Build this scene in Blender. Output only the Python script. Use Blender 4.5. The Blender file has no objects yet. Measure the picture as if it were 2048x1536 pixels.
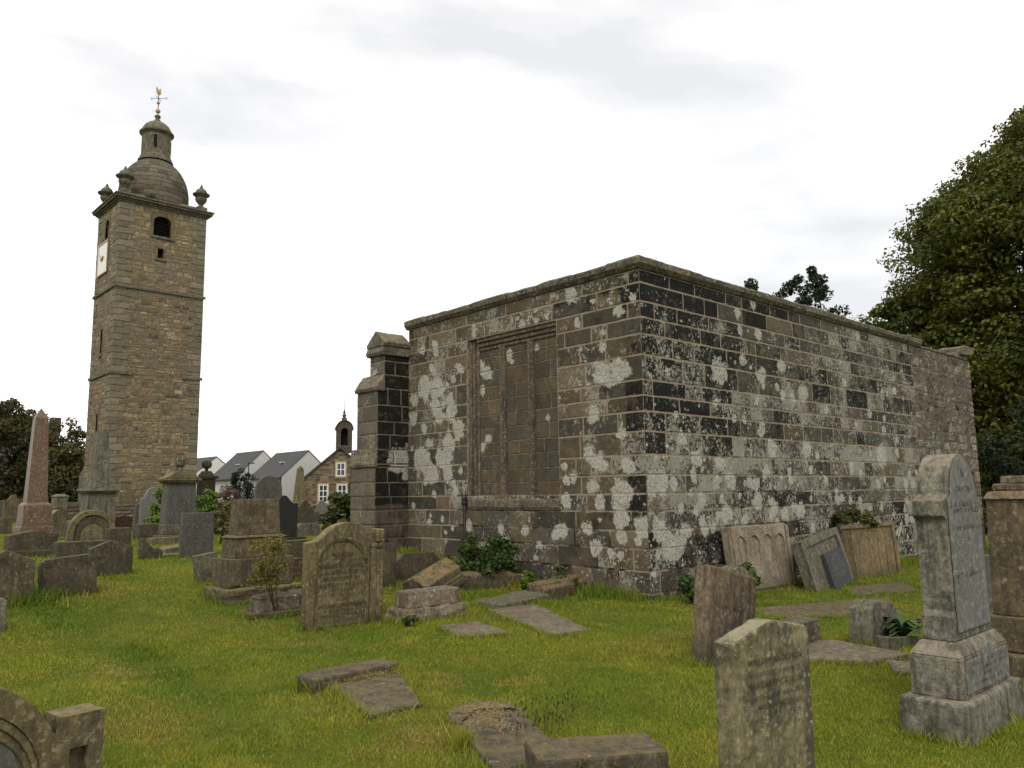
import bpy, bmesh, math, random
import numpy as np
from mathutils import Vector, Matrix
S = bpy.context.scene
COL = S.collection

# ------------------------------------------------------------------ camera
F = 1600.0; PH = math.radians(47.3); PT = math.radians(7.75); RO = math.radians(0.8); EYE = 1.6
fh = Vector((math.cos(PH), math.sin(PH), 0)); rt = Vector((math.sin(PH), -math.cos(PH), 0)); zz = Vector((0, 0, 1))
fw = fh*math.cos(PT) + zz*math.sin(PT); up = -fh*math.sin(PT) + zz*math.cos(PT)
cx = rt*math.cos(RO) - up*math.sin(RO); cy = rt*math.sin(RO) + up*math.cos(RO)
cam = bpy.data.cameras.new('camera'); co = bpy.data.objects.new('camera', cam); COL.objects.link(co)
cam.sensor_width = 36.0; cam.lens = F/2048*36; cam.clip_start = 0.05; cam.clip_end = 3000
M = Matrix(((cx.x, cy.x, -fw.x, 0), (cx.y, cy.y, -fw.y, 0), (cx.z, cy.z, -fw.z, EYE), (0, 0, 0, 1)))
co.matrix_world = M
S.camera = co

# ------------------------------------------------------------------ sky, sun, exposure
SUN_EL = 48; SUN_AZ_DIR = Vector((-0.75, -0.66, 0))      # horizontal direction towards the sun
w = bpy.data.worlds.new('World'); S.world = w; w.use_nodes = True
nt = w.node_tree; nt.nodes.clear()
def nd(t, **k):
    n = nt.nodes.new(t)
    for a, b in k.items(): setattr(n, a, b)
    return n
sky = nd('ShaderNodeTexSky', sky_type='NISHITA', sun_disc=False)
sky.sun_elevation = math.radians(SUN_EL); sky.sun_rotation = math.atan2(SUN_AZ_DIR.x, SUN_AZ_DIR.y)
bg1 = nd('ShaderNodeBackground'); bg1.inputs[1].default_value = 0.10
tc = nd('ShaderNodeTexCoord')
mp = nd('ShaderNodeMapping'); mp.inputs['Scale'].default_value = (1.1, 1.1, 3.2); mp.inputs['Rotation'].default_value = (0.25, 0.2, 0.5)
n1 = nd('ShaderNodeTexNoise'); n1.inputs['Scale'].default_value = 1.7; n1.inputs['Detail'].default_value = 6; n1.inputs['Roughness'].default_value = 0.5
n1.inputs['Distortion'].default_value = 0.3
rp = nd('ShaderNodeValToRGB')
e = rp.color_ramp.elements
e[0].position = 0.36; e[0].color = (0.415, 0.415, 0.418, 1); e[1].position = 0.66; e[1].color = (0.92, 0.905, 0.875, 1)
m = rp.color_ramp.elements.new(0.51); m.color = (0.58, 0.574, 0.565, 1)
bg2 = nd('ShaderNodeBackground'); bg2.inputs[1].default_value = 1.0
mx = nd('ShaderNodeMixShader'); mx.inputs[0].default_value = 0.95
out = nd('ShaderNodeOutputWorld')
L = nt.links.new
L(tc.outputs['Generated'], mp.inputs[0]); L(mp.outputs[0], n1.inputs['Vector']); L(n1.outputs[0], rp.inputs[0])
L(rp.outputs[0], bg2.inputs[0]); L(sky.outputs[0], bg1.inputs[0])
L(bg1.outputs[0], mx.inputs[1]); L(bg2.outputs[0], mx.inputs[2]); L(mx.outputs[0], out.inputs[0])
sl = bpy.data.lights.new('sun', 'SUN'); sl.energy = 0.9; sl.angle = math.radians(18); sl.color = (1, 0.95, 0.87)
so = bpy.data.objects.new('sun', sl); COL.objects.link(so)
d = SUN_AZ_DIR.normalized()*math.cos(math.radians(SUN_EL)) + zz*math.sin(math.radians(SUN_EL))
so.rotation_euler = (-d).to_track_quat('-Z', 'Y').to_euler(); so.location = (0, 0, 60)
S.view_settings.view_transform = 'Standard'; S.view_settings.look = 'None'
S.view_settings.exposure = 1.08; S.view_settings.gamma = 1.0; S.view_settings.use_curve_mapping = False
S.cycles.max_bounces = 6; S.cycles.transparent_max_bounces = 4

# ------------------------------------------------------------------ numeric helpers
random.seed(7); RNG = np.random.default_rng(11)
def lerp(a, b, t): return a + (b - a)*t
def sst(a, b, x):
    t = np.clip((np.asarray(x, float) - a)/(b - a), 0, 1); return t*t*(3 - 2*t)
def hsh(ix, iy, s):
    h = (ix.astype(np.int64)*374761393 + iy.astype(np.int64)*668265263 + s*974711) & 0x7fffffff
    h = ((h ^ (h >> 13))*1274126177) & 0x7fffffff
    return ((h ^ (h >> 16)) & 0xffff)/65535.0
def vn(x, y, s=0):
    x = np.asarray(x, float); y = np.asarray(y, float)
    ix = np.floor(x); iy = np.floor(y); fx = x - ix; fy = y - iy
    fx = fx*fx*(3 - 2*fx); fy = fy*fy*(3 - 2*fy)
    a = hsh(ix, iy, s); b = hsh(ix+1, iy, s); c = hsh(ix, iy+1, s); d_ = hsh(ix+1, iy+1, s)
    return (a*(1-fx) + b*fx)*(1-fy) + (c*(1-fx) + d_*fx)*fy
def fbm(x, y, s=0, o=3):
    t = 0; a = 0.5
    for i in range(o):
        t = t + a*vn(np.asarray(x)*2**i, np.asarray(y)*2**i, s+i*17); a *= 0.5
    return t/(1 - 0.5**o)
HOLL = [(2.96, 8.5, 0.5, 0.10), (2.75, 9.4, 0.45, .06), (3.1, 7.2, .5, .05), (2.3, 5.4, .5, .05), (3.3, 10.8, .6, .05)]
def Gv(x, y):
    x = np.asarray(x, float); y = np.asarray(y, float)
    z = 0.5*sst(8, 15.5, y) - 0.1*sst(10, 14, x)*(1 - sst(6.5, 8.5, y))
    r = np.hypot(x, y)
    z = z + (fbm(x*0.55, y*0.55, 3) - 0.5)*0.10*np.clip(1.4 - r/40, 0, 1) + (vn(x*2.3, y*2.3, 9) - .5)*0.035*np.clip(1.2 - r/20, 0, 1)
    for hx, hy, hr, hd in HOLL: z = z - hd*np.exp(-((x-hx)**2 + (y-hy)**2)/hr**2)
    return z
def G(x, y): return float(Gv(x, y))

# ------------------------------------------------------------------ material helpers
class NT:
    def __init__(s, name):
        s.m = bpy.data.materials.new(name); s.m.use_nodes = True; s.t = s.m.node_tree; s.t.nodes.clear()
    def n(s, t, **k):
        x = s.t.nodes.new(t)
        for a, b in k.items(): setattr(x, a, b)
        return x
    def l(s, a, b): s.t.links.new(a, b)
    def put(s, sock, v):
        if isinstance(v, (int, float)): sock.default_value = v
        elif isinstance(v, tuple): sock.default_value = v if len(v) == len(sock.default_value) else (*v, 1)
        else: s.l(v, sock)
    def math(s, op, a, b=0.0, c=None, clamp=False):
        x = s.n('ShaderNodeMath', operation=op, use_clamp=clamp); s.put(x.inputs[0], a); s.put(x.inputs[1], b)
        if c is not None: s.put(x.inputs[2], c)
        return x.outputs[0]
    def mix(s, f, a, b, mode='MIX'):
        x = s.n('ShaderNodeMix', data_type='RGBA', blend_type=mode); s.put(x.inputs[0], f); s.put(x.inputs[6], a); s.put(x.inputs[7], b)
        return x.outputs[2]
    def step(s, v, a, b):
        x = s.n('ShaderNodeMapRange', interpolation_type='SMOOTHSTEP'); s.put(x.inputs[0], v); s.put(x.inputs[1], a); s.put(x.inputs[2], b)
        return x.outputs[0]
    def obj(s, rnd=True, scale=None):
        t = s.n('ShaderNodeTexCoord').outputs['Object']
        if rnd:
            o = s.n('ShaderNodeObjectInfo').outputs['Random']
            v = s.n('ShaderNodeVectorMath', operation='ADD'); s.l(t, v.inputs[0])
            c = s.n('ShaderNodeCombineXYZ'); k = s.math('MULTIPLY', o, 83.0)
            for i in range(3): s.l(k, c.inputs[i])
            s.l(c.outputs[0], v.inputs[1]); t = v.outputs[0]
        return t
    def vs(s, v, sc):
        m_ = s.n('ShaderNodeMapping'); s.l(v, m_.inputs[0]); m_.inputs['Scale'].default_value = sc; return m_.outputs[0]
    def noise(s, v, sc, det=4, ro=.55, dist=0):
        x = s.n('ShaderNodeTexNoise'); s.l(v, x.inputs['Vector']); x.inputs['Scale'].default_value = sc
        x.inputs['Detail'].default_value = det; x.inputs['Roughness'].default_value = ro; x.inputs['Distortion'].default_value = dist
        return x.outputs[0]
    def vor(s, v, sc):
        x = s.n('ShaderNodeTexVoronoi'); s.l(v, x.inputs['Vector']); x.inputs['Scale'].default_value = sc
        return x.outputs['Distance'], x.outputs['Color']
    def sep(s, c):
        x = s.n('ShaderNodeSeparateColor'); s.l(c, x.inputs[0]); return x.outputs
    def attr(s, n): return s.n('ShaderNodeAttribute', attribute_name=n).outputs['Color']
    def done(s, col, rough=0.9, bump=None, bs=0.4, bd=0.01, spec=0.25, trans=0.0, tcol=None, metal=0.0):
        p = s.n('ShaderNodeBsdfPrincipled'); s.put(p.inputs['Base Color'], col); s.put(p.inputs['Roughness'], rough)
        p.inputs['Specular IOR Level'].default_value = spec; p.inputs['Metallic'].default_value = metal
        if bump is not None:
            b = s.n('ShaderNodeBump'); b.inputs['Strength'].default_value = bs; b.inputs['Distance'].default_value = bd
            s.l(bump, b.inputs['Height']); s.l(b.outputs[0], p.inputs['Normal'])
        o = s.n('ShaderNodeOutputMaterial'); sh = p.outputs[0]
        if trans > 0:
            t = s.n('ShaderNodeBsdfTranslucent'); s.put(t.inputs[0], tcol if tcol is not None else col)
            mm = s.n('ShaderNodeMixShader'); mm.inputs[0].default_value = trans; s.l(sh, mm.inputs[1]); s.l(t.outputs[0], mm.inputs[2]); sh = mm.outputs[0]
        s.l(sh, o.inputs[0]); return s.m

def rgb(r, g, b):
    f = lambda c: (c/255/12.92 if c/255 <= .04045 else ((c/255 + .055)/1.055)**2.4)
    return (f(r), f(g), f(b), 1)

def masonry_mat(name, lich=(0.46, 0.44, 0.37, 1), spot=1.0, dark=(0.013, 0.012, 0.010, 1), crust=.8):
    t = NT(name); v = t.obj(False)
    base = t.attr('Col'); k = t.sep(t.attr('Msk'))
    nA = t.noise(v, 5, 6, .6); nB = t.noise(v, 46, 4, .7); bed = t.noise(t.vs(v, (3, 3, 26)), 1.6, 4, .6)
    f = t.math('ADD', t.math('ADD', t.math('MULTIPLY', nA, .8), t.math('MULTIPLY', nB, .75)), t.math('MULTIPLY', bed, .45))
    f = t.math('MULTIPLY', f, 1.0)
    g = t.n('ShaderNodeCombineColor')
    for i in range(3): t.l(f, g.inputs[i])
    col = t.mix(1.0, base, g.outputs[0], 'MULTIPLY')
    bl_ = t.noise(v, 2.1, 7, .7); col = t.mix(t.math('MULTIPLY', t.step(bl_, .52, .66), .5), col, t.mix(.5, dark, col)); col = t.mix(t.math('MULTIPLY', t.step(bl_, .46, .34), .35), col, (0.20, 0.155, 0.085, 1))
    tan = t.step(t.noise(v, 2.6, 5, .6), .52, .72); col = t.mix(t.math('MULTIPLY', tan, .45), col, (0.13, 0.085, 0.04, 1))
    st = t.step(t.math('ADD', k[1], t.math('MULTIPLY', t.math('SUBTRACT', t.noise(v, 4.5, 6, .65), .5), 1.1)), .32, .62)
    col = t.mix(st, col, dark)
    # small crusty spots
    for sc, th, off in ((13, .62, 0), (29, .55, 3.7)):
        vv = t.n('ShaderNodeVectorMath', operation='ADD'); t.l(v, vv.inputs[0]); vv.inputs[1].default_value = (off, off, off)
        wob = t.n('ShaderNodeTexNoise'); t.l(v, wob.inputs['Vector']); wob.inputs['Scale'].default_value = sc*1.7
        wv = t.n('ShaderNodeVectorMath', operation='MULTIPLY_ADD'); t.l(wob.outputs['Color'], wv.inputs[0]); wv.inputs[1].default_value = (1.1/sc,)*3; t.l(vv.outputs[0], wv.inputs[2])
        ds, cl = t.vor(wv.outputs[0], sc); r = t.sep(cl)
        rad = t.math('MULTIPLY', t.math('SUBTRACT', t.math('ADD', k[2], t.math('MULTIPLY', t.noise(v, 1.3, 3), .5)), t.math('ADD', r[0], .12)), th*spot)
        sp = t.step(t.math('SUBTRACT', rad, ds), -.03, .05)
        col = t.mix(t.math('MULTIPLY', sp, .85), col, t.mix(r[1], lich, (0.27, 0.25, 0.20, 1)))
    # thin pale crust over many blocks
    cr_ = t.math('ADD', t.noise(v, 17, 9, .76), t.math('MULTIPLY', t.math('SUBTRACT', k[2], .35), .42))
    hz = t.n('ShaderNodeSeparateXYZ'); t.l(v, hz.inputs[0])
    cr_ = t.math('ADD', cr_, t.math('MULTIPLY', t.math('SUBTRACT', t.noise(v, 1.7, 4, .6), .5), .75))
    cr_ = t.math('SUBTRACT', cr_, t.math('MULTIPLY', t.step(hz.outputs[2], 2.2, 4.2), .020))
    cr_ = t.math('SUBTRACT', cr_, t.math('MULTIPLY', t.math('SUBTRACT', 1.0, t.step(hz.outputs[2], .7, 2.1)), .052))
    col = t.mix(t.math('MULTIPLY', t.step(cr_, .57, .66), crust), col, t.mix(nB, (0.16, 0.15, 0.12, 1), (0.36, 0.34, 0.28, 1)))
    # broad lichen plaques
    nl = t.noise(v, 21, 6, .7); nl2 = t.noise(v, 6, 3, .5)
    lv = t.math('ADD', k[0], t.math('ADD', t.math('MULTIPLY', t.math('SUBTRACT', nl, .5), 1.0), t.math('MULTIPLY', t.math('SUBTRACT', nl2, .5), 1.3)))
    lf = t.math('MULTIPLY', t.step(lv, .30, .48), t.step(t.noise(v, 44, 6, .75), .36, .47))
    lc = t.mix(t.step(t.noise(v, 38, 5, .75), .36, .62), (0.23, 0.215, 0.17, 1), (0.47, 0.45, 0.385, 1))
    col = t.mix(t.math('MULTIPLY', lf, .93), col, lc)
    h = t.math('ADD', t.math('MULTIPLY', nB, .5), t.math('ADD', t.math('MULTIPLY', nA, .6), t.math('MULTIPLY', lf, .25)))
    return t.done(col, .95, h, .7, .02, .15)

def stone_mat(name, c1, c2, dark=(0.03, 0.026, 0.02, 1), streak=.4, lich=.3, lcol=(0.36, 0.34, 0.25, 1), moss=.3, mcol=(0.10, 0.085, 0.02, 1), damp=.5, spec=.2, rough=.92, grain=.5, gs=60, lsc=16, bs=.5):
    t = NT(name); v = t.obj(True); raw = t.obj(False)
    n = t.noise(v, 3.2, 8, .62); col = t.mix(t.step(n, .3, .7), c1, c2)
    s_ = t.step(t.noise(t.vs(v, (9, 9, .9)), 1.3, 6, .65), .46, .62); col = t.mix(t.math('MULTIPLY', s_, streak), col, dark)
    blot = t.step(t.noise(v, 4.5, 8, .72), .47, .63); col = t.mix(t.math('MULTIPLY', blot, .6*streak + .15), col, dark)
    mid = t.noise(v, 22, 6, .75); col = t.mix(t.math('MULTIPLY', t.step(mid, .5, .64), .55), col, dark); col = t.mix(t.math('MULTIPLY', t.step(mid, .47, .36), .42), col, lcol)
    gr = t.noise(v, gs, 3, .7); g = t.math('ADD', 1.12 - grain, t.math('MULTIPLY', gr, 2*grain))
    cc = t.n('ShaderNodeCombineColor'); [t.l(g, cc.inputs[i]) for i in range(3)]
    col = t.mix(1.0, col, cc.outputs[0], 'MULTIPLY')
    if lich > 0:
        wob = t.n('ShaderNodeTexNoise'); t.l(v, wob.inputs['Vector']); wob.inputs['Scale'].default_value = lsc*2
        wv = t.n('ShaderNodeVectorMath', operation='MULTIPLY_ADD'); t.l(wob.outputs['Color'], wv.inputs[0]); wv.inputs[1].default_value = (1.2/lsc,)*3; t.l(v, wv.inputs[2])
        ds, cl = t.vor(wv.outputs[0], lsc); r = t.sep(cl)
        rad = t.math('MULTIPLY', t.math('SUBTRACT', t.math('ADD', lich, t.math('MULTIPLY', t.math('SUBTRACT', t.noise(v, 2.2, 3), .45), 1.2)), r[0]), .75)
        sp = t.step(t.math('SUBTRACT', rad, ds), -.04, .08); col = t.mix(t.math('MULTIPLY', sp, .75), col, lcol)
        lf = t.step(t.math('ADD', t.noise(v, 9, 7, .72), (lich - .5)*.35), .56, .64); col = t.mix(t.math('MULTIPLY', lf, .6), col, lcol)
    nz = t.n('ShaderNodeSeparateXYZ'); t.l(t.n('ShaderNodeNewGeometry').outputs['Normal'], nz.inputs[0])
    tm = t.math('MULTIPLY', t.step(nz.outputs[2], .35, .8), t.step(t.noise(v, 7, 6, .7), .38, .62)); col = t.mix(t.math('MULTIPLY', tm, moss), col, mcol)
    if damp > 0:
        z_ = t.n('ShaderNodeSeparateXYZ'); t.l(raw, z_.inputs[0])
        da = t.math('SUBTRACT', 1.0, t.step(t.math('ADD', z_.outputs[2], t.math('MULTIPLY', t.math('SUBTRACT', n, .5), .35)), .0, .28))
        col = t.mix(t.math('MULTIPLY', da, damp), col, (0.045, 0.042, 0.02, 1))
    h = t.math('ADD', t.math('MULTIPLY', gr, .5), t.noise(v, 14, 6, .65))
    return t.done(col, rough, h, bs, .012, spec)

def plain(name, c, rough=.7, spec=.3, var=.2, sc=8, metal=0.0, bs=.2):
    t = NT(name); v = t.obj(True); n = t.noise(v, sc, 6, .6)
    g = t.math('ADD', 1 - var, t.math('MULTIPLY', n, 2*var)); cc = t.n('ShaderNodeCombineColor'); [t.l(g, cc.inputs[i]) for i in range(3)]
    return t.done(t.mix(1.0, c, cc.outputs[0], 'MULTIPLY'), rough, n, bs, .01, spec, metal=metal)
def leaf_mat(name, tr=.3):
    t = NT(name); c = t.attr('Col'); return t.done(c, .6, None, trans=tr, spec=.25)

MT = {}
MT['kirk'] = masonry_mat('weathered_ashlar')
MT['tower'] = masonry_mat('tower_rubble', spot=.35, crust=.25)
def mortar(name, c, c2):
    t = NT(name); v = t.obj(False); n = t.noise(v, 9, 6, .65); n2 = t.noise(v, 55, 3, .6)
    f = t.step(t.math('ADD', t.math('MULTIPLY', n, .7), t.math('MULTIPLY', n2, .3)), .36, .6)
    xyz = t.n('ShaderNodeSeparateXYZ'); t.l(v, xyz.inputs[0]); big = t.noise(v, .9, 5, .65)
    up_ = t.step(t.math('ADD', xyz.outputs[2], t.math('MULTIPLY', t.math('SUBTRACT', big, .5), 7.0)), .6, 2.6)
    f = t.math('MULTIPLY', f, t.math('ADD', .22, t.math('MULTIPLY', up_, .78)))
    f = t.math('MULTIPLY', f, t.math('SUBTRACT', 1.0, t.math('MULTIPLY', t.step(xyz.outputs[0], 10.25, 10.45), .78)))
    f = t.math('MULTIPLY', f, t.math('SUBTRACT', 1.0, t.math('MULTIPLY', t.step(xyz.outputs[0], -.05, -.2), .6)))
    col = t.mix(f, c2, c)
    return t.done(col, .95, n2, .5, .01, .1)
MT['mortar'] = mortar('lime_mortar', (0.36, 0.285, 0.195, 1), (0.075, 0.062, 0.045, 1))
MT['tmortar'] = mortar('dark_mortar', (0.19, 0.155, 0.10, 1), (0.075, 0.062, 0.044, 1))
MT['dress'] = stone_mat('dressed_brown_sandstone', (0.082, 0.062, 0.042, 1), (0.125, 0.10, 0.068, 1), streak=.55, lich=.32, moss=.4, damp=0, mcol=(.12, .10, .06, 1))
MT['coping'] = stone_mat('coping_stone', (0.075, 0.066, 0.05, 1), (0.16, 0.135, 0.09, 1), streak=.5, lich=.35, moss=.7, damp=0, mcol=(.20, .17, .10, 1))
MT['sand'] = stone_mat('mossy_sandstone', (0.16, 0.13, 0.065, 1), (0.10, 0.078, 0.036, 1), streak=.5, lich=.36, lcol=(.27, .25, .14, 1), moss=.55, mcol=(.20, .17, .06, 1), damp=.45)
MT['brown'] = stone_mat('brown_sandstone', (0.118, 0.09, 0.048, 1), (0.07, 0.054, 0.03, 1), streak=.55, lich=.3, lcol=(.22, .2, .13, 1), moss=.6, mcol=(.16, .12, .04, 1))
MT['dark'] = stone_mat('dark_weathered_stone', (0.046, 0.038, 0.025, 1), (0.088, 0.069, 0.042, 1), streak=.6, lich=.2, lcol=(.18, .17, .11, 1), moss=.5, mcol=(.11, .10, .03, 1))
MT['pinkbrown'] = stone_mat('pinkish_brown_sandstone', (0.16, 0.118, 0.072, 1), (0.088, 0.066, 0.042, 1), streak=.75, lich=.3, lcol=(.27, .23, .16, 1), moss=.6, mcol=(.20, .14, .04, 1), damp=.6)
MT['grey'] = stone_mat('grey_sandstone', (0.145, 0.13, 0.092, 1), (0.10, 0.09, 0.062, 1), streak=.55, lich=.25, lcol=(.3, .3, .24, 1), moss=.4, damp=.3)
MT['speckled'] = stone_mat('lichen_speckled_stone', (0.165, 0.143, 0.078, 1), (0.10, 0.086, 0.044, 1), dark=(0.035, .032, .028, 1), streak=.65, lich=.42, lcol=(.29, .27, .165, 1), moss=.75, mcol=(.26, .24, .15, 1), damp=0, grain=.75, gs=38, lsc=34)
MT['granite'] = stone_mat('grey_granite', (0.105, 0.103, 0.094, 1), (0.128, 0.123, 0.108, 1), dark=(.05, .05, .045, 1), streak=.18, lich=.0, moss=.4, mcol=(.2, .17, .11, 1), damp=.2, spec=.35, rough=.7, grain=.55, gs=170, bs=.2)
MT['granite_rough'] = stone_mat('rough_grey_granite', (0.13, 0.12, 0.092, 1), (0.175, 0.158, 0.118, 1), dark=(.02, .02, .018, 1), streak=.6, lich=.2, lcol=(.3, .28, .2, 1), moss=.6, mcol=(.26, .2, .13, 1), damp=.2, grain=.7, gs=55)
MT['pinkgranite'] = stone_mat('pink_granite', (0.095, 0.053, 0.029, 1), (0.12, 0.068, 0.038, 1), streak=.05, lich=0, moss=.15, mcol=(.4, .3, .22, 1), damp=0, spec=.35, rough=.45, grain=.6, gs=90, bs=.05)
MT['blackstone'] = plain('black_granite', (0.026, 0.025, 0.022, 1), .8, .2, .5, 40)
MT['slate'] = stone_mat('blue_grey_slate', (0.085, 0.082, 0.070, 1), (0.066, 0.063, 0.054, 1), streak=.35, lich=.12, lcol=(.16, .16, .14, 1), moss=.2, damp=.2, rough=.7, grain=.25, bs=.15)
MT['redstone'] = stone_mat('red_brown_stone', (0.10, 0.042, 0.025, 1), (0.06, 0.03, 0.018, 1), streak=.4, lich=.15, moss=.4)
MT['golden'] = stone_mat('golden_sandstone', (0.23, 0.155, 0.065, 1), (0.15, 0.115, 0.065, 1), streak=.5, lich=.35, lcol=(.3, .27, .19, 1), moss=.6, mcol=(.1, .09, .03, 1))
MT['paleslab'] = stone_mat('pale_pitted_sandstone', (0.24, 0.21, 0.15, 1), (0.165, 0.13, 0.09, 1), dark=(.07, .048, .03, 1), streak=.5, lich=.4, lcol=(.30, .28, .22, 1), moss=.5, mcol=(.14, .12, .05, 1))
MT['plaque'] = plain('dark_slate_plaque', (0.045, 0.047, 0.047, 1), .7, .25, .3, 12)
MT['slab'] = stone_mat('flat_slab_stone', (0.185, 0.15, 0.098, 1), (0.12, 0.096, 0.06, 1), streak=.45, lich=.3, lcol=(.3, .28, .22, 1), moss=.35, mcol=(.08, .07, .05, 1), damp=0)
MT['dslab'] = stone_mat('dark_slab_stone', (0.092, 0.074, 0.048, 1), (0.05, 0.042, 0.028, 1), streak=.4, lich=.3, lcol=(.20, .18, .12, 1), moss=.6, mcol=(.15, .115, .05, 1), damp=0)
MT['letter'] = plain('dark_cut_letter', (0.042, 0.035, 0.022, 1), .95, .1, .7, 40)  # flat letter strokes in a darker stone tone
MT['letter_f'] = plain('faint_cut_letter', (0.062, 0.053, 0.034, 1), .95, .1, .8, 50)
MT['letter_l'] = plain('lead_letters', (0.022, 0.023, 0.024, 1), .8, .2, .4, 30)
MT['letter_w'] = plain('worn_pale_letters', (0.22, 0.22, 0.21, 1), .8, .2, .3, 30)
MT['iron'] = plain('rusty_black_iron', (0.012, 0.011, 0.010, 1), .7, .4, .4, 20)
MT['void'] = plain('louvre_and_opening_black', (0.012, 0.011, 0.010, 1), .9, .1, .3, 12)  # black of the louvres, also painted in for the dark inside openings
MT['gold'] = plain('tarnished_gilt', (0.42, 0.26, 0.09, 1), .45, .5, .2, 8)
MT['clock'] = plain('white_clock_board', (0.72, 0.73, 0.72, 1), .6, .3, .08, 3)
MT['render'] = plain('white_harling', (0.58, 0.57, 0.53, 1), .9, .1, .10, 3)
MT['render_g'] = plain('greyed_harling', (0.46, 0.455, 0.43, 1), .9, .1, .10, 3)
MT['slateroof'] = plain('grey_roof_tiles', (0.068, 0.067, 0.066, 1), .9, .2, .35, 9)
MT['white'] = plain('white_window_paint', (0.75, 0.75, 0.73, 1), .5, .3, .05)
MT['glass'] = plain('dark_window_glass', (0.03, 0.035, 0.045, 1), .1, .6, .2, 2)
MT['cream'] = plain('cream_window_margin', (0.42, 0.36, 0.24, 1), .9, .1, .1)
MT['bark'] = plain('grey_brown_bark', (0.05, 0.038, 0.026, 1), .95, .1, .4, 9, bs=.8)
MT['leaf'] = leaf_mat('leaf'); MT['blade'] = leaf_mat('grass_blade', .35)
MT['straw'] = plain('dry_straw', (0.30, 0.22, 0.10, 1), .9, .1, .3, 20)

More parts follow.
